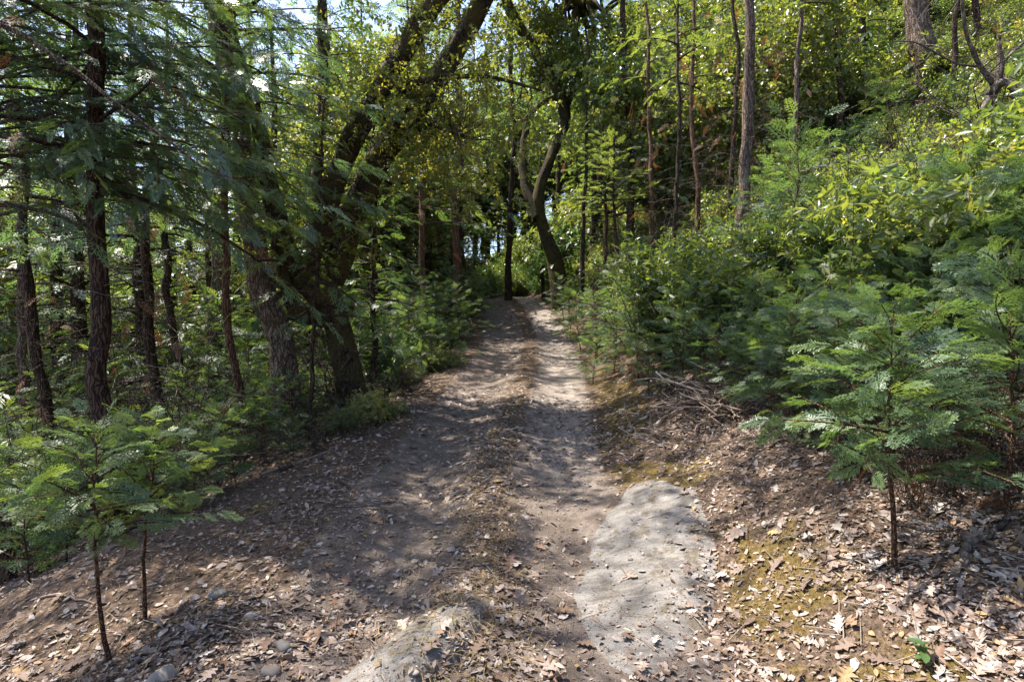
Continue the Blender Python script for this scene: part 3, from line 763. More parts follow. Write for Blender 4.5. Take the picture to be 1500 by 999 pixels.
obj('dead_branches', dw.mesh('dead_branches'), M['twig'], t)

t, base, tips, rng = poly_tree('oak_tree', 'curved oak with swept trunk where the track crests', [
    [(824, 440, 19, 28), (813, 380, 19, 21), (797, 340, 19, 18), (787, 300, 19, 16), (794, 262, 19, 14), (814, 215, 19, 14), (830, 178, 19, 15), (818, 130, 18.6, 16), (785, 75, 18.2, 15), (752, 25, 17.8, 14), (720, -50, 17.4, 12)],
    [(788, 320, 19, 18), (772, 280, 19.2, 16), (764, 240, 19.4, 13), (772, 180, 19.6, 9)],
    [(828, 160, 19, 10), (850, 110, 19.3, 9), (842, 60, 19.6, 7), (850, 0, 20, 4)],
    [(822, 140, 18.8, 9), (795, 150, 18.4, 7), (765, 178, 18, 4)],
], 'bark_oak', seed=62)
for k, (cc, ss) in enumerate([((-1.5, -1, 10.5), (3.2, 2.6, 2.2)), ((1.2, 0, 9.0), (2.6, 2.2, 2.0))]):
    broad_crown(t, rng, tips[0][0] if k == 0 else tips[2][0], .10, cc, ss, 20, .95, 110, .29, 'oakleaf', CLUS_LOW)

t, base, tips, rng = poly_tree('dead_tree', 'gnarled grey dead tree with crooked arching limbs on the bank', [
    [(1416, 420, 6.3, 15), (1422, 330, 6.2, 12), (1414, 265, 6.2, 11), (1428, 215, 6.2, 12), (1440, 168, 6.2, 13), (1458, 128, 6.2, 14), (1466, 95, 6.2, 10), (1463, 62, 6.2, 5)],
    [(1448, 140, 6.2, 12), (1470, 116, 6.1, 13), (1490, 130, 6.0, 13), (1515, 152, 5.9, 12), (1560, 160, 5.8, 9)],
    [(1503, 140, 6.0, 10), (1508, 190, 5.9, 9), (1492, 235, 5.9, 9), (1466, 268, 5.9, 8), (1452, 300, 5.9, 7), (1434, 350, 5.9, 6), (1428, 430, 5.9, 5)],
    [(1456, 125, 6.2, 8), (1434, 96, 6.2, 6), (1416, 55, 6.1, 5), (1408, 0, 6.0, 4), (1420, -60, 5.8, 2.5)],
    [(1436, 98, 6.2, 4), (1400, 95, 6.2, 3), (1340, 60, 6.1, 2), (1300, 62, 6.0, 1)],
    [(1462, 100, 6.2, 5), (1490, 70, 6.3, 4), (1530, 40, 6.3, 2)],
    [(1440, 180, 6.2, 6), (1456, 215, 6.1, 5), (1446, 260, 6.0, 4), (1462, 300, 5.9, 2.5)],
], 'dead', sides=9, rough=.3, seed=63)
dw = Acc()
for j in range(70):
    p = tips[rng.integers(0, 4)][2]; p = p[rng.integers(3, len(p))]
    dw.tube(wobble(rng, p, p + rng.normal(size=3) * .38, 6, .25), np.linspace(.005, .0012, 6), 4, .5, cap=False)
obj('dead_branches', dw.mesh('dead_branches'), M['dead'], t)

# ------------------------------------------------------------------ kinds that repeat: build once, copy the thing and its parts
def proto_copy(parts, name, label, cat, loc, rz, sc, group, tilt=(0, 0)):
    t = thing(name, label, cat, loc, rz, sc, group)
    t.rotation_euler = (tilt[0], tilt[1], rz)
    for nm, me in parts:
        o = bpy.data.objects.new(nm, me); COL.objects.link(o); o.parent = t
    return t
def mesh_m(acc, nm, mat, smooth=False):
    me = acc.mesh(nm, smooth); me.materials.append(M[mat]); return (nm, me)

def sapling_proto(seed, H, bare, nbr, L0, slen, temps, leaf='cedar', step=.07, brown=0, rise=(5, 38)):
    rng = np.random.default_rng(seed)
    pts = wobble(rng, (0, 0, -.12), (rng.uniform(-.06, .06), rng.uniform(-.06, .06), H), 12, .025)
    w = Acc(); w.tube(pts, np.linspace(.006 + .007 * H, .002, 12), 7, .5)
    w, lf = conifer(rng, pts, bare, H * .98, nbr, L0, slen, temps, rise=rise, droop=.22, step=step, br=.0045, wood=w, power=.6, topL=.22, s0=.12, roll=.75)
    parts = [mesh_m(w, 'stem', 'stem', True), mesh_m(lf, 'foliage', leaf)]
    if brown:
        b = Acc()
        for i in range(brown):
            z = rng.uniform(.1, max(bare, .2) + .15); az = rng.uniform(0, 6.28)
            d = np.array([math.cos(az), math.sin(az), rng.uniform(-.5, .1)])
            p = np.array([0, 0, z]) + d * rng.uniform(.02, .2) * L0
            T, F = temps[rng.integers(len(temps))]
            b.inst(T, F, [p], [d], unit(rng.normal(size=3) + [0, 0, .7]), slen * .55, .8, rng.uniform())
        parts.append(mesh_m(b, 'dead_foliage', 'brown_sprays'))
    return parts
SAP = [sapling_proto(100, 1.25, .42, 34, .46, .25, SPRAY_HI, brown=5), sapling_proto(101, 1.3, .25, 36, .50, .26, SPRAY_HI, brown=6),
       sapling_proto(102, 1.0, .15, 28, .42, .24, SPRAY_HI, brown=8), sapling_proto(103, 1.3, .68, 26, .42, .23, SPRAY_HI),
       sapling_proto(104, 1.2, .60, 24, .40, .23, SPRAY_HI)]
SAPM = [sapling_proto(110, 1.6, .20, 40, .62, .30, SPRAY_MID, step=.095, brown=14), sapling_proto(111, 1.2, .12, 34, .55, .28, SPRAY_MID, step=.095),
        sapling_proto(112, 2.2, .30, 46, .75, .32, SPRAY_MID, step=.11, brown=16), sapling_proto(113, .8, .08, 24, .42, .25, SPRAY_MID, step=.09)]
def at(x, y): return (x, y, gz(x, y))
def pxd(px, d): return ((px - 750) / FPX * d, d)
LM_DOWN = [(pxd(152, 6.6), 'the thick dark cedar'), (pxd(226, 8.2), 'the slim dark cedar'), (pxd(40, 9.5), 'the grey brown pole'), (pxd(424, 7.8), 'the grey furrowed trunk'), (pxd(516, 8.2), 'the mossy oak'),
           (pxd(545, 9), 'the ferny young cedar'), (pxd(621, 13.5), 'the reddish straight trunk'), (pxd(664, 15.5), 'the bend of the track'), (pxd(745, 22), 'the pole at the crest'), (pxd(302, 11.5), 'the half hidden brown trunk'), ((-6.2, 5.7), 'the drooping cedar'), ((-12, 22), 'the deep wood'), ((-9, 30), 'the far wood')]
LM_UP = [(pxd(796, 21.5), 'the black leafless stem'), (pxd(824, 19), 'the curved oak'), (pxd(886, 13.5), 'the thin twin stems'), (pxd(1083, 11), 'the tall brown pole trunk'), (pxd(1350, 13), 'the broad broken trunk'), (pxd(1264, 17), 'the moss-footed trunk'), (pxd(1418, 6.3), 'the gnarled dead tree'),
         (pxd(1065, 6.4), 'the brush pile'), (pxd(1308, 2.9), 'the reddish sapling stem'), (pxd(918, 16.5), 'the dense dark cedar'), (pxd(1245, 4.6), 'the large-leaved plant'), ((14, 24), 'the hilltop wood'), ((8, 30), 'the far wood')]
def near(x, y):
    c = min((LM_DOWN if x - float(cpath(y)) < 0 else LM_UP), key=lambda e: (e[0][0] - x) ** 2 + (e[0][1] - y) ** 2)
    return c[1]
def height_word(h): return 'knee-high' if h < .75 else ('waist-high' if h < 1.2 else ('chest-high' if h < 1.6 else 'head-high'))
SAPH = [1.25, 1.3, 1.0, 1.3, 1.2]; SAPMH = [1.6, 1.2, 2.2, .8]
def sap(k, base, sc, label, group=None, rz=None, hi=True, name='cedar_sapling'):
    src = SAP if hi else SAPM
    if group: label = height_word((SAPH if hi else SAPMH)[k] * sc) + ' ' + label + ' near ' + near(base[0], base[1])
    return proto_copy(src[k], name, label, 'sapling', tuple(base), random.uniform(0, 6.28) if rz is None else rz, sc, group, (random.uniform(-.06, .06), random.uniform(-.06, .06)))
for px, py, k, s in [(952, 545, 1, .95), (1000, 568, 1, .8), (1052, 585, 3, 1.1), (1092, 600, 3, .95), (1130, 606, 1, .8), (915, 520, 1, .9), (1028, 560, 0, .8), (978, 540, 0, .75), (1110, 575, 0, .8)]:
    sap(k, G(px, py), s, 'cedar sapling at the bank foot', 'cedar saplings at the foot of the uphill bank', hi=False)
for px, py, k, s in [(300, 690, 3, .8), (350, 668, 3, .9), (410, 650, 3, .7), (450, 628, 3, .8), (255, 705, 3, .9), (385, 640, 1, .7), (330, 650, 1, .8), (480, 610, 3, .7), (230, 735, 3, .6), (290, 660, 1, .75), (430, 610, 1, .7), (30, 800, 3, 1.0), (90, 770, 3, .9), (345, 715, 3, .55), (430, 672, 3, .5), (270, 750, 3, .55), (500, 640, 3, .45)]:
    sap(k, G(px, py), s, 'cedar seedling on the litter verge', 'cedar seedlings on the litter verge', hi=False, name='cedar_seedling')
sap(0, G(1308, 835), 1.02, 'cedar sapling with reddish stem rooted beside the fallen grey branch')
sap(1, G(1484, 760), 1.0, 'feathery cedar sapling just uphill of the fallen grey branch')
sap(3, G(164, 965), .9, 'bare-stemmed cedar sapling with flat leafy top, lower of the pair')
sap(4, G(208, 912), .9, 'bare-stemmed cedar sapling, upper of the pair on the litter slope')
gA = 'cedar saplings crowding the uphill bank by the brush pile'
for px, d, k, s in [(1230, 4.3, 2, 1.05), (1360, 4.0, 1, .9), (1450, 4.6, 1, 1.15), (1180, 5.0, 2, 1.1), (1300, 5.0, 1, 1.05), (1400, 5.4, 0, 1.1), (1240, 6.0, 1, 1.1), (1500, 5.4, 0, 1.2), (1540, 4.2, 1, 1.2), (1330, 6.3, 0, 1.2), (1440, 3.5, 2, .8), (1190, 4.2, 2, .6), (1270, 3.6, 1, .85), (1385, 3.3, 2, .95), (1160, 4.6, 1, .8), (1330, 4.5, 2, 1.2), (1420, 4.3, 1, 1.1), (1490, 3.9, 1, 1.1), (1210, 5.4, 0, 1.0), (1130, 5.6, 2, .9), (1280, 4.6, 0, .9), (1350, 5.2, 1, 1.1)]:
    x = (px - 750) / FPX * d; sap(k, at(x, d), s, 'cedar sapling in the green thicket', gA)
gB = 'cedar saplings along the uphill edge of the track'
for px, d, k, s in [(935, 8.6, 0, .95), (985, 8.0, 1, 1.0), (900, 9.6, 1, 1.0), (1030, 8.4, 0, .9), (875, 10.8, 0, .9), (960, 9.6, 0, 1.1), (850, 12.5, 1, 1.1), (1010, 9.8, 2, .9), (835, 14.5, 0, .9), (900, 11.6, 2, .8), (950, 7.4, 3, .9), (870, 9.4, 3, .9), (1060, 7.6, 0, .8), (825, 17, 1, 1.1), (930, 13, 2, .9), (1080, 9.2, 0, 1.0)]:
    x = (px - 750) / FPX * d; sap(k, at(x, d), s, 'bushy cedar sapling on the uphill track edge', gB, hi=False)
gC = 'cedar saplings along the downhill edge of the track'
for px, d, k, s in [(560, 9.8, 0, 1.0), (600, 10.8, 1, 1.2), (640, 12.0, 0, 1.05), (675, 13.5, 1, 1.2), (690, 15.5, 0, 1.0), (650, 14.5, 2, .9), (610, 12.5, 2, .95), (585, 9.0, 3, .9), (530, 9.2, 1, .9), (700, 18, 1, 1.1), (660, 11.2, 3, 1.0), (570, 11.8, 2, 1.0), (520, 10.8, 2, .9)]:
    x = (px - 750) / FPX * d; sap(k, at(x, d), s, 'leafy cedar sapling on the downhill track edge', gC, hi=False)
gD = 'low cedar seedlings under the dark trunks'
for px, d, k, s in [(330, 6.4, 3, 1.0), (380, 6.6, 1, .8), (300, 7.2, 1, .9), (420, 7.2, 3, 1.1), (260, 6.0, 3, 1.1), (350, 8.0, 0, .8), (240, 7.6, 1, .9), (440, 8.2, 3, 1.0), (200, 6.8, 1, 1.0), (120, 5.8, 1, 1.0), (60, 5.6, 3, 1.3), (20, 6.4, 1, 1.2), (280, 5.0, 3, .9), (400, 9.4, 0, .9), (160, 5.0, 3, 1.1), (90, 4.6, 3, 1.0), (30, 4.4, 3, 1.0), (180, 9, 2, 1.2), (100, 8.4, 2, 1.1), (330, 10, 2, 1.3), (250, 10.5, 2, 1.4), (60, 10, 2, 1.4), (140, 11.5, 2, 1.5), (400, 11, 2, 1.4), (20, 7.8, 2, 1.0), (460, 10, 2, 1.3), (200, 12.5, 2, 1.6), (300, 13, 2, 1.6), (440, 12.5, 2, 1.5), (80, 13, 2, 1.6), (360, 9, 0, 1.2), (270, 8.8, 0, 1.1)]:
    x = (px - 750) / FPX * d; sap(k, at(x, d), s, 'feathery cedar seedling under the trunks', gD, hi=False, name='cedar_seedling')

def shrub_proto(seed, H, W, nst, per, csize, leaf, temps, tint=(.45, .22), ncl=5):
    rng = np.random.default_rng(seed); w = Acc(); lf = Acc()
    for i in range(nst):
        az = rng.uniform(0, 6.28); r = W * rng.uniform(.1, 1) ** .6
        e = np.array([math.cos(az) * r, math.sin(az) * r, H * rng.uniform(.45, 1.05) * (1 - .3 * (r / W) ** 2)])
        q = wobble(rng, (0, 0, -.08), e, 8, .2); q[:, 2] += .12 * H * np.sin(np.pi * np.linspace(0, 1, 8))
        w.tube(q, np.linspace(.010, .0025, 8), 4, .5, cap=False)
        idx = rng.integers(3, 8, ncl); clumps(lf, rng, q[idx], .16 + .05 * W, per, csize, temps, tint=tint)
    return [mesh_m(w, 'stems', 'twig', True), mesh_m(lf, 'foliage', leaf)]
SHR = [shrub_proto(120, 1.3, .8, 14, 11, .20, 'shrub', CLUS), shrub_proto(121, 1.0, .7, 13, 11, .18, 'shrub', CLUS), shrub_proto(122, 1.7, .8, 14, 11, .24, 'shrub', CLUS_NARROW, (.4, .22)),
       shrub_proto(123, 1.2, .8, 14, 11, .20, 'shrub_dark', CLUS), shrub_proto(124, .55, .5, 11, 10, .15, 'shrub_dark', CLUS), shrub_proto(125, .5, .5, 11, 9, .17, 'shrub', CLUS, (.62, .2))]
NAME = {0: 'round_leaved_shrub', 1: 'spreading_shrub', 2: 'narrow_leaved_shrub', 3: 'glossy_shrub', 4: 'glossy_shrub', 5: 'pale_shrub'}
KIND = {0: 'round-leaved yellow-green shrub', 1: 'spreading yellow-green shrub', 2: 'narrow-leaved shrub', 3: 'dark green glossy shrub', 4: 'dark leafy shrub', 5: 'pale leafy shrub'}
SHH = [1.3, 1.0, 1.7, 1.2, .55, .5]
pl = np.random.default_rng(77)
placed = []
def free(x, y, dmin):
    for a, b in placed:
        if (a - x) ** 2 + (b - y) ** 2 < dmin * dmin: return False
    placed.append((x, y)); return True
def shrubs(n, ys, ss, dmin, kinds, p, scs, where, group, test=None):
    i = 0; g = 0
    while i < n and g < 9000:
        g += 1
        y = ys[0] * (ys[1] / ys[0]) ** pl.uniform(); s = pl.uniform(*ss); x = s + float(cpath(y))
        if abs(x / y) > 1.1 or (test and not test(x, y, s)) or not free(x, y, dmin): continue
        k = int(pl.choice(kinds, p=p)); sc = pl.uniform(*scs)
        proto_copy(SHR[k], NAME[k], height_word(SHH[k] * sc) + ' ' + KIND[k] + ' ' + where + ' near ' + near(x, y), 'shrub', at(x, y), pl.uniform(0, 6.28), sc, group); i += 1
shrubs(150, (4.2, 20), (2.4, 14), .70, [0, 1, 2, 3], [.40, .26, .18, .16], (.75, 1.25), 'on the hillside', 'shrubs on the uphill slope', lambda x, y, s: not (y < 7.2 and s < 3.6))
shrubs(80, (18, 44), (1.9, 28), 1.1, [0, 2, 3], [.45, .25, .3], (1.2, 2.0), 'on the upper hillside', 'shrubs on the upper hillside')
shrubs(70, (6.5, 20), (-12, -2.6), .8, [3, 0, 4, 1], [.45, .1, .3, .15], (.6, 1.1), 'on the downhill slope', 'shrubs on the downhill slope', lambda x, y, s: not (y < 9 and s > -3.2))
shrubs(60, (18, 46), (-32, -2.2), 1.1, [3, 0, 2], [.4, .35, .25], (1.2, 2.0), 'deep below the track', 'shrubs deep below the track')
shrubs(50, (25, 33), (-6, 8), .7, [3, 0, 2, 1], [.15, .4, .25, .2], (1.1, 2.0), 'behind the crest', 'shrubs behind the crest')
for k_ in range(14):                                       # bright young conifers among the hillside shrubs
    y = pl.uniform(6, 14); x = float(cpath(y)) + pl.uniform(3.4, 7.5)
    if x / y > 1.05: continue
    sap(int(pl.choice([0, 1, 2])), at(x, y), pl.uniform(.9, 1.3), 'cedar sapling among hillside shrubs', 'cedar saplings among the hillside shrubs', hi=False)
for x, y, k, s in [(-.9, 24.2, 3, .9), (.2, 24.8, 0, .9), (1.2, 24.0, 4, 1.2), (-1.8, 23.4, 4, 1.3), (2.0, 23.0, 4, 1.5), (.8, 25.6, 3, 1.1), (-.4, 25.9, 0, 1.2), (1.9, 21.5, 4, 1.2), (-2.6, 22.5, 0, .9), (2.6, 20.0, 0, .8)]:
    proto_copy(SHR[k], NAME[k], height_word(SHH[k] * s) + ' ' + KIND[k] + ' closing the crest of the track', 'shrub', at(x, y), pl.uniform(0, 6.28), s, 'shrubs closing the crest')
for px, py, k, s in [(500, 575, 4, 1.0), (540, 618, 5, .8), (535, 580, 4, .8), (615, 535, 5, .9), (590, 560, 5, .7), (640, 540, 5, .8), (470, 600, 5, .7), (655, 505, 4, 1.0), (560, 560, 4, .9), (500, 630, 5, .5)]:
    proto_copy(SHR[k], NAME[k], 'small pale leafy bush rooted in litter by the track edge' if k == 5 else 'small dark bush at the foot of the mossy oak', 'shrub', tuple(G(px, py)), pl.uniform(0, 6.28), s, 'small bushes by the downhill track edge')

def dry_bush_proto(seed):
    rng = np.random.default_rng(seed); w = Acc()
    for i in range(26):
        e = np.array([rng.normal(0, .4), rng.normal(0, .4), rng.uniform(.25, .9)]); q = wobble(rng, (rng.normal(0, .05), rng.normal(0, .05), -.05), e, 8, .18); w.tube(q, np.linspace(.006, .0018, 8), 4, .5, cap=False)
        for k in range(4):
            p = q[rng.integers(2, 8)]; w.tube(wobble(rng, p, p + rng.normal(size=3) * .18, 4, .15), np.linspace(.003, .001, 4), 3, .5, cap=False)
    return [mesh_m(w, 'stems', 'twig', True)]
DRY = [dry_bush_proto(150), dry_bush_proto(151)]
for px, py, k, s in [(930, 555, 0, .7), (985, 585, 1, .8), (1040, 600, 0, .7), (880, 510, 1, .8), (1075, 610, 1, .6), (1120, 620, 0, .6), (600, 575, 0, .7), (565, 590, 1, .6), (430, 660, 0, .7), (350, 690, 1, .8), (280, 720, 0, .7), (500, 620, 1, .5), (640, 545, 0, .6), (200, 750, 1, .7), (395, 680, 0, .5), (1180, 640, 1, .7), (1400, 720, 0, .7), (1340, 740, 1, .6), (250, 765, 0, .6), (325, 722, 1, .55), (415, 690, 0, .5), (465, 660, 1, .5), (150, 790, 0, .7), (60, 840, 1, .7), (530, 640, 0, .4), (1250, 690, 0, .6), (1450, 690, 1, .7)]:
    b_ = G(px, py)
    proto_copy(DRY[k], 'dry_bush', ('small' if s < .65 else 'wiry') + ' leafless dry bush of bare twigs near ' + near(b_[0], b_[1]), 'bush', tuple(b_), pl.uniform(0, 6.28), s, 'leafless dry bushes by the track')
for i_ in range(90):
    y = pl.uniform(6, 16); sd = pl.choice([-1, 1]); x = float(cpath(y)) + (pl.uniform(2.4, 7.5) if sd > 0 else -pl.uniform(2.6, 8)); s = pl.uniform(.9, 2.4)
    if abs(x / y) > 1.0: continue
    proto_copy(DRY[i_ % 2], 'dry_bush', height_word(.9 * s) + ' leafless dry bush of tangled twigs near ' + near(x, y), 'bush', at(x, y), pl.uniform(0, 6.28), s, 'leafless dry bushes among the shrubs')

# ------------------------------------------------------------------ forest behind
def far_conifer(seed, H, c0, nbr, L0, slen, bark, leaf, temps=SPRAY_LOW, ndead=18, dead=True):
    rng = np.random.default_rng(seed); pts = wobble(rng, (0, 0, -.4), (rng.uniform(-.3, .3), rng.uniform(-.3, .3), H), 20, .015)
    w = Acc(); w.tube(curve(pts, 40), np.linspace(.17, .03, 40), 9, .5, rough=.2, seed=seed)
    bw, lf = conifer(rng, pts, c0, H * .98, nbr, L0, slen, temps, rise=(-10, 20), droop=.4, step=.20, br=.02)
    dw = dead_twigs(rng, pts, 1, c0 + 1, ndead, 1.2, sub=2)
    return [mesh_m(w, 'trunk', bark, True), mesh_m(bw, 'branches', bark), mesh_m(lf, 'crown', leaf), mesh_m(dw, 'dead_branches', 'twig')]
FAR = [far_conifer(130, 13, 2.5, 70, 2.3, .55, 'bark_dark', 'cedar'), far_conifer(131, 15, 4, 70, 2.5, .58, 'bark_red', 'fir'), far_conifer(132, 9, 1.2, 64, 2.0, .5, 'bark_dark', 'cedar'), far_conifer(133, 5.5, .5, 56, 1.5, .42, 'bark_dark', 'fir')]
FLAB = ['tall dark green cedar', 'tall lighter green conifer', 'bushy dark green cedar', 'young light green conifer']
def far_oak(seed, H, leaf, tint):
    rng = np.random.default_rng(seed); w = Acc(); lf = Acc()
    pts = wobble(rng, (0, 0, -.3), (rng.uniform(-.8, .8), rng.uniform(-.8, .8), H * .5), 14, .08); w.tube(curve(pts, 30), np.linspace(.18, .09, 30), 9, .5, rough=.3, seed=seed)
    d = unit(rng.normal(size=(34, 3))); cs = np.array([pts[-1, 0], pts[-1, 1], H * .68]) + d * np.array([2.5, 2.5, H * .30]) * rng.uniform(.3, 1, (34, 1)) ** .5
    bw = Acc(); limbs_to(bw, rng, pts[-1], cs, .05, 5)
    clumps(lf, rng, cs, .9 * rng.uniform(.7, 1.3, 34), 105, .29, CLUS_LOW, tint=tint)
    return [mesh_m(w, 'trunk', 'bark_oak', True), mesh_m(bw, 'branches', 'bark_oak'), mesh_m(lf, 'crown', leaf)]
FOAK = [far_oak(140, 9, 'oakleaf', (.5, .2)), far_oak(141, 7, 'shrub', (.45, .2))]
OLAB = ['olive-leaved oak', 'yellow-green oak']
fp = np.random.default_rng(88)
trees = []
def freet(x, y, dmin):
    for a, b in trees:
        if (a - x) ** 2 + (b - y) ** 2 < dmin * dmin: return False
    trees.append((x, y)); return True
def forest(n, ys, ss, dmin, where, group, pk):
    i = 0; guard = 0
    while i < n and guard < 6000:
        guard += 1
        y = fp.uniform(*ys); s = fp.uniform(*ss); x = s + float(cpath(y))
        if abs(x / y) > 1.15 or not freet(x, y, dmin): continue
        k = int(fp.choice(6, p=pk)); src, lab, nm = (FAR[k], FLAB[k], 'conifer_tree') if k < 4 else (FOAK[k - 4], OLAB[k - 4], 'oak_tree')
        proto_copy(src, nm, ('big ' if (sc_ := fp.uniform(.8, 1.2)) > 1.0 else '') + lab + ' ' + where + ' near ' + near(x, y), 'tree', at(x, y), fp.uniform(0, 6.28), sc_, group); i += 1
forest(34, (12.5, 30), (-22, -3.6), 1.7, 'below the track', 'trees in the wood below the track', [.2, .16, .26, .2, .1, .08])
forest(26, (10.5, 22), (-17, -4), 1.15, 'in the thicket', 'young trees in the shaded thicket', [0, 0, .4, .45, .05, .1])
forest(26, (13, 30), (4.2, 22), 1.9, 'above the track', 'trees on the hillside above the track', [.14, .16, .16, .18, .2, .16])
forest(10, (33, 42), (-9, 12), 1.8, 'beyond the crest', 'trees beyond the crest', [.2, .2, .2, .16, .14, .1])
for x, y, k, s_ in [(-6.4, 18.5, 0, 1.1), (-8.6, 23, 1, 1.1), (-5.2, 15.2, 2, 1.15), (-7.4, 27, 0, 1.2), (-3.2, 24.5, 1, 1.0), (-10.5, 17, 0, 1.0), (-12, 21, 1, 1.1), (-4.4, 20, 2, 1.2), (.9, 32, 0, 1.2), (-2.2, 33, 0, 1.1), (0, 35, 1, 1.2), (-3.6, 33, 1, 1.2), (2.6, 34, 0, 1.2), (-1.6, 38, 0, 1.3), (-1.7, 27.6, 3, .9), (-2.9, 26.4, 3, .8), (-.5, 28.4, 3, .9), (.8, 29, 3, 1.0), (-2.0, 17.5, 3, .9), (-1.9, 20.6, 3, 1.1), (-3.0, 18.6, 2, .9), (2.9, 19.5, 3, 1.1), (3.4, 22, 2, 1.0), (2.4, 25.6, 3, 1.3), (-3.4, 22.2, 2, 1.1), (-6, 13, 3, 1.3), (-7.6, 14.6, 2, 1.1)]:
    if freet(x, y, .8): proto_copy(FAR[k], 'conifer_tree', FLAB[k].replace(' with reddish trunk', '') + ' filling gaps near ' + near(x, y), 'tree', at(x, y), fp.uniform(0, 6.28), s_, 'conifers filling the slope')
for x, y, k, s_ in [(-1.2, 36, 1, 1.7), (1.4, 38, 0, 1.7), (-4.2, 34, 1, 1.6), (3.0, 30, 1, 1.5), (-8, 32, 0, 1.5), (-12, 29, 0, 1.5), (-5.6, 22.6, 0, 1.3), (-9.5, 26, 1, 1.6)]:
    if freet(x, y, .8): proto_copy(FOAK[k], 'oak_tree', OLAB[k] + ' closing the canopy near ' + near(x, y), 'tree', at(x, y), fp.uniform(0, 6.28), s_, 'oaks closing the canopy')
forest(60, (30, 58), (-45, 45), 2.4, 'far back', 'trees far back in the wood', [.25, .25, .16, .08, .16, .1])

# ------------------------------------------------------------------ the large-leaved plant in the thicket
def big_leaf_plant():
    rng = np.random.default_rng(9)
    base = np.array(at((1245 - 750) / FPX * 4.6, 4.6))
    t = thing('leafy_plant', 'tall stem with large smooth pale green leaves rising from the thicket', 'plant', base)
    top = P(1250, 300, 4.6) - base
    st = wobble(rng, (0, 0, -.05), top, 14, .03); w = Acc(); w.tube(st, np.linspace(.008, .003, 14), 5, .5); obj('stem', w.mesh('stem', True), M['stem'], t)
    n = 9
    for k in range(n):
        L = rng.uniform(.11, .19); rows = 7; u = np.linspace(0, 1, rows)
        half = .24 * L * np.sin(np.pi * np.clip(u * .93 + .04, 0, 1)) ** .8
        V = np.concatenate([np.stack([u * L, half * sgn, .3 * half * (sgn != 0) - .3 * L * u ** 2], -1) for sgn in (-1, 0, 1)])
        F = [(c * rows + i, c * rows + i + 1, (c + 1) * rows + i + 1, (c + 1) * rows + i) for c in range(2) for i in range(rows - 1)]
        me = make_mesh('leaf', V, [np.array(F)], np.full(len(V), rng.uniform(.5, .95)), True)
        o = obj('leaf', me, M['shrub'], t); o.location = st[-1 - (k // 2)] if k < 8 else st[-1]
        o.rotation_euler = (rng.uniform(-.3, .3), rng.uniform(-.7, .1), k * 2.4)
big_leaf_plant()

def small_plant(px, py, nl, L0, label, h=.07, seed=5):
    rng = np.random.default_rng(seed); b_ = G(px, py); t = thing('seedling', label, 'plant', tuple(b_))
    w = Acc(); st = wobble(rng, (0, 0, -.02), (.01, .01, h), 8, .06); w.tube(st, np.linspace(.003, .0015, 8), 5, .5); obj('stem', w.mesh('stem', True), M['stem'], t)
    u = np.linspace(0, 1, 6); half = .3 * np.sin(np.pi * np.clip(u * .92 + .05, 0, 1)) ** .7
    V = np.concatenate([np.stack([u, half * sgn, .3 * half * abs(sgn) - .25 * u ** 2], -1) for sgn in (-1, 0, 1)])
    F = np.array([(c * 6 + i, c * 6 + i + 1, (c + 1) * 6 + i + 1, (c + 1) * 6 + i) for c in range(2) for i in range(5)])
    me = make_mesh('leaf', V, [F], np.full(18, .35), True); me.materials.append(M['shrub_dark'])
    for k in range(nl):
        o = bpy.data.objects.new('leaf', me); COL.objects.link(o); o.parent = t; s_ = L0 * rng.uniform(.7, 1.2); o.scale = (s_,) * 3
        o.location = st[rng.integers(3, 8)]; o.rotation_euler = (rng.uniform(-.3, .3), rng.uniform(-.8, .1), k * 2.4)
small_plant(1352, 985, 9, .05, 'tiny green seedling with glossy leaves in the moss and pale litter', .10)
small_plant(560, 690, 6, .035, 'tiny green sprout on the brown earth of the wheel rut', .05, 6)
small_plant(905, 610, 7, .05, 'tiny green sprout at the foot of the bank beside the brush pile', .08, 8)

# ------------------------------------------------------------------ brush pile and fallen branches
def stick_mesh(rng, L, r, kink=.12, sides=6, forks=0):
    a = Acc(); pts = wobble(rng, (-L / 2, 0, 0), (L / 2, 0, 0), 9, kink); a.tube(pts, np.linspace(r, r * .45, 9), sides, rng.uniform(), rough=.2)
    for k in range(forks):
        i = rng.integers(3, 8); e = pts[i] + np.array([.6, rng.choice([-1, 1]) * .5, rng.uniform(0, .3)]) * L * rng.uniform(.15, .35)
        a.tube(wobble(rng, pts[i], e, 5, .12), np.linspace(r * .5, r * .2, 5), 5, .5)
    me = a.mesh('stick', True); return me
br = np.random.default_rng(19)
pc = np.array(at((1065 - 750) / FPX * 5.9, 5.9))
pile = thing('brush_pile', 'heap of dead grey sticks under the cedar thicket on the bank', 'brush pile', pc)
SM = [stick_mesh(br, br.uniform(.6, 1.4), br.uniform(.006, .016), .12, 6, 2) for _ in range(8)]
for m_ in SM: m_.materials.append(M['stick'])
for i in range(130):
    o = bpy.data.objects.new('stick', SM[br.integers(8)]); COL.objects.link(o); o.parent = pile
    x, y = br.normal(0, .5), br.normal(0, .32)
    z = gz(pc[0] + x, pc[1] + y) - pc[2] + abs(br.normal(0, .15)) + .04
    o.location = (x, y, z); o.rotation_euler = (br.normal(0, .3), br.normal(0, .28), br.uniform(0, 6.28)); s_ = br.uniform(.5, 1.0); o.scale = (s_, s_, s_)
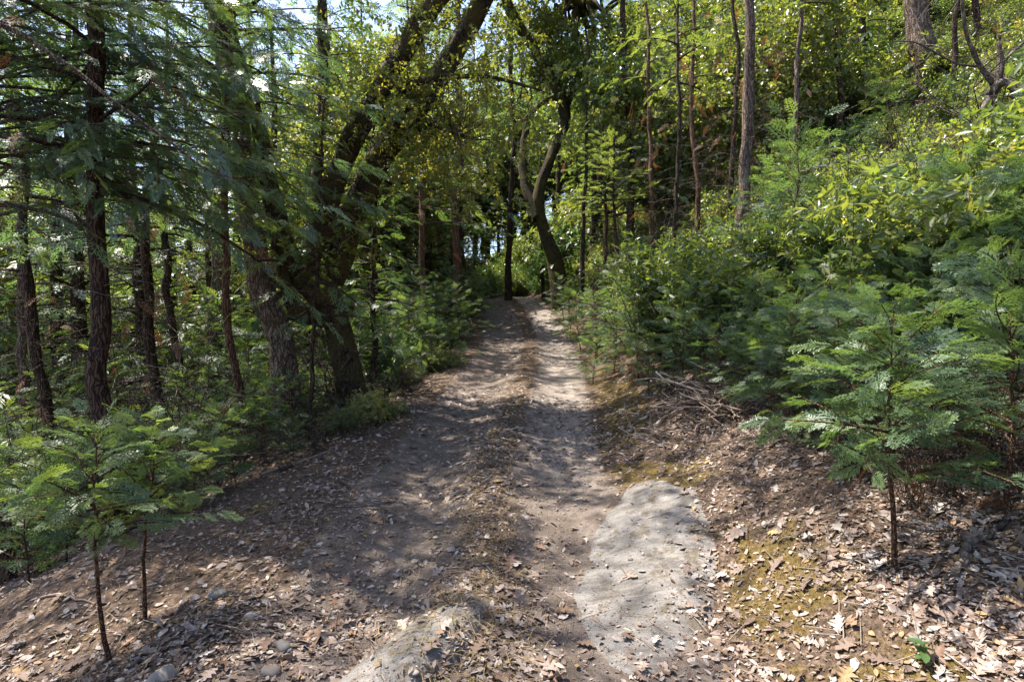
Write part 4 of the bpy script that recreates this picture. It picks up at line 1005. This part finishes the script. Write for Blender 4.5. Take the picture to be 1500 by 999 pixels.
def lay(name, label, pa, pb, r, cat='branch', forks=0, group=None, seed=1, mat='stick', kink=.1):
    rng = np.random.default_rng(seed); a, b = G(*pa), G(*pb); c = (a + b) / 2
    acc = Acc(); t_ = np.linspace(0, 1, 14)
    pts = wobble(rng, a, b, 14, kink); g_ = ground(pts[:, 0], pts[:, 1]); pts[:, 2] = np.maximum(g_ + r * .7, (pts[:, 2] + g_) / 2 + r * .7)
    acc.tube(pts - c, np.linspace(r, r * .5, 14), 8, rng.uniform(.2, .9), rough=.25, seed=seed)
    for k in range(forks):
        i = rng.integers(4, 12); e = pts[i] + rng.normal(size=3) * [.14, .14, .0] + [0, 0, .05]
        acc.tube(wobble(rng, pts[i] - c, e - c, 5, .1), np.linspace(r * .5, r * .2, 5), 5, .5)
    o = obj(name, acc.mesh(name, True), M[mat], None); o.location = c
    return tag(o, label, cat, group)
lay('fallen_branch', 'short grey fallen branch propped on the leafy bank', (1398, 850), (1492, 756), .020, seed=31, mat='dead')
lay('fallen_branch', 'thin dark fallen branch lying along the track edge litter', (380, 700), (500, 655), .022, seed=32, forks=2)
lay('fallen_branch', 'bleached forked stick lying by the small moss hump', (275, 893), (300, 915), .008, seed=33, forks=2, mat='dead')
lay('fallen_branch', 'long thin brown stick across the litter slope', (60, 877), (150, 895), .009, seed=34, forks=1)
lay('fallen_branch', 'pale stick resting on leaf litter under the oak', (285, 622), (318, 618), .02, seed=35, mat='dead')
lay('fallen_branch', 'curved dead branch arching down to the mossy bank', (1000, 585), (1062, 600), .012, seed=36, forks=2)
tw = np.random.default_rng(23)
TW = [stick_mesh(tw, 1.0, .022, .14, 5, 1) for _ in range(6)]
for m_ in TW: m_.materials.append(M['stick'])
def ground_tilt(x, y, e=.08):
    gx = (gz(x + e, y) - gz(x - e, y)) / (2 * e); gy = (gz(x, y + e) - gz(x, y - e)) / (2 * e)
    return Vector((-gx, -gy, 1)).normalized()
def settle(o, x, y, rz, lift, jit=0, rng=None):
    nrm = ground_tilt(x, y)
    if jit: nrm = (nrm + Vector(rng.normal(size=3) * jit)).normalized()
    from mathutils import Quaternion
    o.rotation_mode = 'QUATERNION'; o.rotation_quaternion = nrm.to_track_quat('Z', 'Y') @ Quaternion((0, 0, 1), rz)
    o.location = (x, y, float(top(np.array([x]), np.array([y]))[0]) + lift)
k = 0
while k < 60:
    px, py = tw.uniform(0, 1500), tw.uniform(650, 1040); g_ = G(px, py); s = g_[0] - float(cpath(g_[1]))
    if abs(s) < 1.2 and tw.uniform() < .8: continue
    L = tw.uniform(.12, .42); o = bpy.data.objects.new('twig', TW[tw.integers(6)]); COL.objects.link(o); o.scale = (L, L * .5, L * .5)
    settle(o, g_[0], g_[1], tw.uniform(0, 3.14), .006)
    tag(o, 'dry twig lying on leaf litter of the uphill bank' if s > 1 else ('dry twig lying on leaf litter of the downhill slope' if s < -1 else 'dry twig lying on the worn track'), 'twig', 'dry twigs on the ground'); k += 1

# ------------------------------------------------------------------ stones
def stone_mesh(rng):
    n, k = 9, 14; a = np.linspace(0, np.pi, n)[1:-1]; th = np.linspace(0, 2 * np.pi, k, endpoint=False); A, B = np.meshgrid(th, a)
    d = np.stack([np.cos(A) * np.sin(B), np.sin(A) * np.sin(B), np.cos(B)], -1)
    sd = rng.uniform(0, 90); r = 1 + .45 * (vnoise(d[..., 0] * 1.6 + sd, d[..., 1] * 1.6 + d[..., 2] * 1.3) - .5)
    for _ in range(3):
        nn = unit(rng.normal(size=3)); r = np.minimum(r, .86 / np.maximum((d @ nn), .2))
    V = (d * r[..., None] * [1, .78, .55]).reshape(-1, 3); V = np.vstack([V, [0, 0, .52], [0, 0, -.52]])
    i = np.arange(n - 3)[:, None] * k; j = np.arange(k)[None]; j2 = (j + 1) % k
    q = np.stack([i + j, i + k + j, i + k + j2, i + j2], -1).reshape(-1, 4); m = len(V); jj = np.arange(k); jj2 = (jj + 1) % k
    t1 = np.stack([jj, jj2, np.full(k, m - 2)], -1); t2 = np.stack([(n - 3) * k + jj2, (n - 3) * k + jj, np.full(k, m - 1)], -1)
    return make_mesh('stone', V, [q, t1, t2], np.zeros(m), True)
sr = np.random.default_rng(29)
STN = [stone_mesh(sr) for _ in range(7)]
for m_ in STN: m_.materials.append(M['stone'])
STL = [(415, 950, .042, 'round blue-grey stone in the wheel rut with a brown leaf against it'), (397, 985, .045, 'smooth grey stone sunk in the wheel rut near the round blue-grey stone'), (488, 946, .035, 'flat grey stone between fallen leaves in the rut'),
       (514, 915, .03, 'dark grey stone at the upper end of the stony rut'), (540, 912, .025, 'small angular grey stone next to the dark grey stone'), (455, 930, .026, 'tan brown stone lying above the round blue-grey stone'),
       (320, 873, .065, 'pale lichen-grey rock beside the moss hump on the litter slope'), (238, 995, .07, 'pale rounded rock at the foot of the litter slope'), (1050, 938, .030, 'pale oval pebble on the mossy apron below the rock slab'),
       (368, 905, .04, 'dull grey stone at the border of rut and litter'), (342, 825, .025, 'small whitish stone at the rut edge'), (450, 810, .03, 'grey stone pair in the upper rut')]
for px, py, s_, lab in STL:
    g_ = G(px, py); o = bpy.data.objects.new('stone', STN[sr.integers(7)]); COL.objects.link(o); o.scale = (s_, s_, s_ * 1.1)
    settle(o, g_[0], g_[1], sr.uniform(0, 6), s_ * .05); tag(o, lab, 'stone')
for k in range(70):
    px, py = sr.uniform(330, 640), sr.uniform(660, 1040)
    if k > 52: px, py = sr.uniform(820, 1100), sr.uniform(620, 1000)
    g_ = G(px, py); s_ = sr.uniform(.008, .02); o = bpy.data.objects.new('pebble', STN[sr.integers(7)]); COL.objects.link(o); o.scale = (s_, s_, s_)
    settle(o, g_[0], g_[1], sr.uniform(0, 6), s_ * .25); tag(o, 'small pebble scattered on the earth of the wheel rut' if k <= 52 else 'small pebble near the pale rock slab', 'pebble', 'pebbles in the ruts')

# ------------------------------------------------------------------ fallen leaves
def oval_leaf(rng, wide):
    rows = np.array([0, .3, .68, 1.]); hw = np.array([.0, wide * .5, wide * .42, 0])
    cu = rng.uniform(-.25, .35); bd = rng.uniform(-.25, .25)
    V = [(0, 0, 0)]
    for r, h in zip(rows[1:3], hw[1:3]):
        z = bd * r * (1 - r); V += [(r, h, z + cu * h * rng.uniform(.4, 1.5)), (r, 0, z), (r, -h, z + cu * h * rng.uniform(.4, 1.5))]
    V.append((1, rng.uniform(-.05, .05), bd * .2))
    F = [(0, 2, 1), (0, 3, 2), (1, 2, 5), (1, 5, 4), (2, 3, 6), (2, 6, 5), (4, 5, 7), (5, 6, 7)]
    V = np.array(V); V[:, 0] -= .5; return V, np.array(F)
def lobed_leaf(rng):
    side = [(.10, .05), (.22, .20), (.27, .07), (.45, .34), (.50, .10), (.68, .30), (.72, .09), (.86, .15)]
    cu = rng.uniform(.1, .6); bd = rng.uniform(-.2, .4)
    mid = [(x, 0, bd * x * (1 - x)) for x, _ in side]
    f = lambda x, y: bd * x * (1 - x) + cu * abs(y) * rng.uniform(.3, 1.5)
    Lv = [(x, y * rng.uniform(.8, 1.15), f(x, y)) for x, y in side]; Rv = [(x, -y * rng.uniform(.8, 1.15), f(x, y)) for x, y in side]
    V = [(0, 0, 0)] + mid + Lv + Rv + [(1, 0, bd * .1)]; k = len(side); F = [(0, 1, 1 + k), (0, 1 + 2 * k, 1)]
    for i in range(k - 1):
        m0, m1, l0, l1, r0, r1 = 1 + i, 2 + i, 1 + k + i, 2 + k + i, 1 + 2 * k + i, 2 + 2 * k + i
        F += [(m0, m1, l1), (m0, l1, l0), (m0, r0, r1), (m0, r1, m1)]
    e = len(V) - 1; F += [(k, e, 2 * k), (k, 3 * k, e)]
    V = np.array(V); V[:, 0] -= .5; return V, np.array(F)
lr = np.random.default_rng(41)
OV = [oval_leaf(lr, w_) for w_ in (.38, .45, .5, .42, .55, .36)]
LB = [lobed_leaf(lr) for _ in range(4)]
DIA = [(np.array([(-.5, 0, 0), (0, -.24, .06), (.5, 0, .02), (0, .24, .05)]), np.array([(0, 1, 2), (0, 2, 3)])), (np.array([(-.5, 0, .04), (0, -.2, 0), (.5, 0, .06), (0, .26, .1)]), np.array([(0, 1, 2), (0, 2, 3)]))]
def litter_density(x, y):
    s = x - cpath(y); n_ = fbm(x * 1.7 + 8, y * 1.7 + 2, 3)
    w_ = worn_amount(x, y)
    d_ = (1 - w_) * (.55 + .9 * (n_ - .3)) + w_ * np.clip((n_ - .18) * 1.4 + .03 * np.clip(y - 4, 0, 10), .16, .75)
    drift = fbm(x * .8 + 50, y * .8 + 20, 2); d_ = d_ * np.clip(.25 + (drift - .3) * 2.6, np.where(s > 1.7, .95, .35), 1.3)
    d_ = d_ + .65 * np.exp(-((s + .1) / .33) ** 2)
    on_slab = np.exp(-(((x - .86 - (y - 3.7) * .27 + .25 * (n_ - .5)) / .42) ** 4 + ((y - 3.7 + .8 * (n_ - .5)) / 1.25) ** 4))
    s2 = np.exp(-(((x + .52 + (y - 2.5) * -.61) / .2) ** 4 + ((y - 2.5) / .55) ** 4))
    return np.clip(d_, 0, 1) * (1 - .95 * on_slab) * (1 - .9 * s2)
def scatter(n, d0, d1, seed):
    rng = np.random.default_rng(seed); X, Y = [], []
    while sum(map(len, X)) < n:
        d_ = d0 * (d1 / d0) ** rng.uniform(0, 1, 20000); x = rng.uniform(-1.12, 1.12, 20000) * (d_ + .35)
        m_ = (rng.uniform(0, 1, 20000) < litter_density(x, d_)) ; X.append(x[m_]); Y.append(d_[m_])
    return np.concatenate(X)[:n], np.concatenate(Y)[:n]
def normals(x, y, e=.03):
    gx = (ground(x + e, y) - ground(x - e, y)) / (2 * e); gy = (ground(x, y + e) - ground(x, y - e)) / (2 * e)
    return unit(np.stack([-gx, -gy, np.ones_like(x)], -1))
def litter_patch(acc, n, d0, d1, temps, size, seed, jit=.28, lift=(.003, .016)):
    rng = np.random.default_rng(seed); x, y = scatter(n, d0, d1, seed + 1)
    up = unit(normals(x, y) + rng.normal(size=(n, 3)) * jit)
    a = rng.uniform(0, 2 * np.pi, n); X = np.stack([np.cos(a), np.sin(a), 0 * a], -1); X = unit(X - up * (X * up).sum(1)[:, None])
    pos = np.stack([x, y, top(x, y) + rng.uniform(*lift, n)], -1); w_ = rng.integers(0, len(temps), n)
    tn = rng.uniform(0, 1, n)
    for k, (T, F) in enumerate(temps):
        m_ = w_ == k; acc.inst(T, F, pos[m_], X[m_], up[m_], size * np.clip(np.exp(rng.normal(-.15, .38, m_.sum())), .35, 2.0), 0, tn[m_])
la = Acc()
litter_patch(la, 23000, 1.7, 7, OV, .040, 200, jit=.34)
litter_patch(la, 1300, 1.7, 8, LB, .085, 210, jit=.4)
litter_patch(la, 30000, 5.5, 28, DIA, .062, 220)
litter_patch(la, 5000, 4.5, 9, OV, .055, 240)
litter_patch(la, 30000, 1.7, 6, DIA, .020, 230)
lit = obj('leaf_litter', la.mesh('leaf_litter'), M['dryleaf']); tag(lit, 'brown and grey dry oak leaves carpeting the forest floor', 'leaf litter', None, 'stuff')

LM = []
for T, F in OV + LB:
    me = make_mesh('fallen_leaf', T, [F], np.zeros(len(T))); me.materials.append(M['dryleaf']); LM.append(me)
x_, y_ = scatter(900, 1.75, 3.6, 500)
keep = np.abs(x_) < y_ * .98
x_, y_ = x_[keep][:290], y_[keep][:290]
for i, (x, y) in enumerate(zip(x_, y_)):
    s = x - float(cpath(y)); lob = lr.uniform() < .35
    k = lr.integers(6, 10) if lob else lr.integers(0, 6)
    o = bpy.data.objects.new('fallen_leaf', LM[k]); COL.objects.link(o); L = lr.uniform(.07, .125) if lob else lr.uniform(.04, .065); o.scale = (L, L, L)
    settle(o, x, y, lr.uniform(0, 6.28), .014, .18, lr)
    wh = 'on the uphill bank' if s > 1.15 else ('on the downhill litter slope' if s < -1.5 else ('on the raised strip between ruts' if -.4 < s < .3 else 'in the wheel rut'))
    tag(o, ('pale curled lobed oak leaf lying ' if lob else 'dry oval brown leaf lying ') + wh, 'leaf', 'fallen leaves near the slab rocks')

# grit in the ruts
ga = Acc(); gg = np.random.default_rng(340); n = 9000
y = 1.8 * (10 / 1.8) ** gg.uniform(0, 1, n); x = cpath(y) + np.where(gg.uniform(0, 1, n) < .65, gg.normal(-.75, .33, n), gg.normal(.6, .3, n))
GT = np.array([(1, 0, 0), (-.9, .1, 0), (.1, .8, 0), (0, -.85, .1), (.1, 0, .6), (0, 0, -.5)]); GF = np.array([(0, 2, 4), (2, 1, 4), (1, 3, 4), (3, 0, 4), (2, 0, 5), (1, 2, 5), (3, 1, 5), (0, 3, 5)])
a = gg.uniform(0, 6.28, n); ga.inst(GT, GF, np.stack([x, y, top(x, y) + .001], -1), np.stack([np.cos(a), np.sin(a), gg.normal(0, .2, n)], -1), (0, 0, 1), np.clip(np.exp(gg.normal(-5.5, .45, n)), .002, .013), 0, gg.uniform(0, 1, n))
go = obj('grit', ga.mesh('grit'), M['stone']); tag(go, 'small grit and crumbs of rock strewn in the worn ruts', 'grit', None, 'stuff')
# moss tufts, straw and twig debris
ma = Acc(); mr_ = np.random.default_rng(300)
TT = np.array([(0, -.12, 0), (0, .12, 0), (1., 0, .12)]); TF = np.array([(0, 1, 2)])
x = mr_.uniform(-3.2, 4.2, 260000); y = 1.7 * (9 / 1.7) ** mr_.uniform(0, 1, 260000)
am = moss_amount(x, y) + .9 * (fbm(x * 5, y * 5, 3) - .5); on_slab = np.exp(-(((x - .95 - (y - 3.75) * .27) / .5) ** 4 + ((y - 3.75) / 1.3) ** 4))
m_ = (am > .52 + .75 * on_slab * (x - .9 - (y - 3.7) * .27 < .22)); x, y = x[m_][:60000], y[m_][:60000]; n = len(x)
up = unit(normals(x, y) + mr_.normal(size=(n, 3)) * .7)
ma.inst(TT, TF, np.stack([x, y, top(x, y) - .003], -1), up, unit(mr_.normal(size=(n, 3))), mr_.uniform(.008, .022, n), 0, mr_.uniform(0, 1, n))
mo = obj('moss', ma.mesh('moss'), M['mosst']); tag(mo, 'golden brown moss cushions on the bank and slab edges', 'moss', None, 'stuff')
sa = Acc(); sg = np.random.default_rng(310)
n = 5200; y = 1.8 * (12 / 1.8) ** sg.uniform(0, 1, n); x = cpath(y) - .12 + sg.normal(0, .2, n)
q = sg.uniform(0, 1, n) < .3; x[q] = sg.uniform(-3.5, 4, q.sum())
on_slab = np.exp(-(((x - .95 - (y - 3.75) * .27) / .5) ** 4 + ((y - 3.75) / 1.3) ** 4)); k_ = on_slab < .3; x, y = x[k_], y[k_]; n = len(x)
BT = np.array([(0, -.012, 0), (0, .012, 0), (.35, -.011, .12), (.35, .011, .12), (.7, -.008, .13), (.7, .008, .13), (1, 0, .05)])
d = sg.normal(size=(n, 3)); d[:, 2] = np.abs(d[:, 2]) * .15
BF = [np.array([(0, 1, 3, 2), (2, 3, 5, 4)]), np.array([(4, 5, 6)])]
tn = sg.uniform(0, 1, n); sl = sg.uniform(.05, .17, n); pos = np.stack([x, y, top(x, y) + .004], -1)
sa.inst(BT, BF[0], pos, d, (0, 0, 1), sl, .2, tn)
sgr = obj('dry_grass', sa.mesh('dry_grass'), M['straw']); tag(sgr, 'matted dry straw along the strip between the ruts', 'grass', None, 'stuff')
da = Acc(); dg = np.random.default_rng(320); x, y = scatter(2600, 1.8, 14, 330); n = len(x)
PT = np.array([(-.5, -.01, 0), (-.5, .01, 0), (-.5, 0, .02), (.5, -.006, .0), (.5, .006, .0), (.5, 0, .012), (0, -.01, .05), (0, .01, .05), (0, 0, .068)])
PF = np.array([(0, 1, 7, 6), (1, 2, 8, 7), (2, 0, 6, 8), (6, 7, 4, 3), (7, 8, 5, 4), (8, 6, 3, 5)])
a = dg.uniform(0, 6.28, n); da.inst(PT, PF, np.stack([x, y, top(x, y) + .006], -1), np.stack([np.cos(a), np.sin(a), dg.normal(0, .12, n)], -1), (0, 0, 1), dg.uniform(.06, .28, n), 0, dg.uniform(0, 1, n))
dbo = obj('twig_debris', da.mesh('twig_debris'), M['stick']); tag(dbo, 'fine broken twigs mixed into the leaf litter', 'twigs', None, 'stuff')

for o in bpy.data.objects:
    if o.parent and o.name.split('.')[0] in ('dead_branches', 'twigs', 'sprigs', 'branches', 'stems'): o['kind'] = 'stuff'

# look-alikes near the same landmark: say which one by how close it stands to that landmark
RANK = ['nearest', 'second nearest', 'third nearest', 'fourth nearest', 'fifth nearest', 'sixth nearest', 'seventh nearest', 'eighth nearest', 'ninth nearest']
WHERE = {}
for p_, n_ in LM_DOWN + LM_UP: WHERE.setdefault(n_, p_)
same = {}
for o in bpy.data.objects:
    if o.parent is None and 'label' in o.keys() and ' near the ' in o['label']: same.setdefault(o['label'], []).append(o)
for lab, os_ in same.items():
    head, lm = lab.rsplit(' near ', 1)
    if 2 <= len(os_) <= len(RANK) and lm in WHERE and lm not in ('the far wood', 'the deep wood', 'the hilltop wood'):
        os_.sort(key=lambda o: (o.location.x - WHERE[lm][0]) ** 2 + (o.location.y - WHERE[lm][1]) ** 2)
        for i_, o in enumerate(os_):
            new = head + ', ' + RANK[i_] + ' ' + lm
            if len(new.split()) <= 16: o['label'] = new
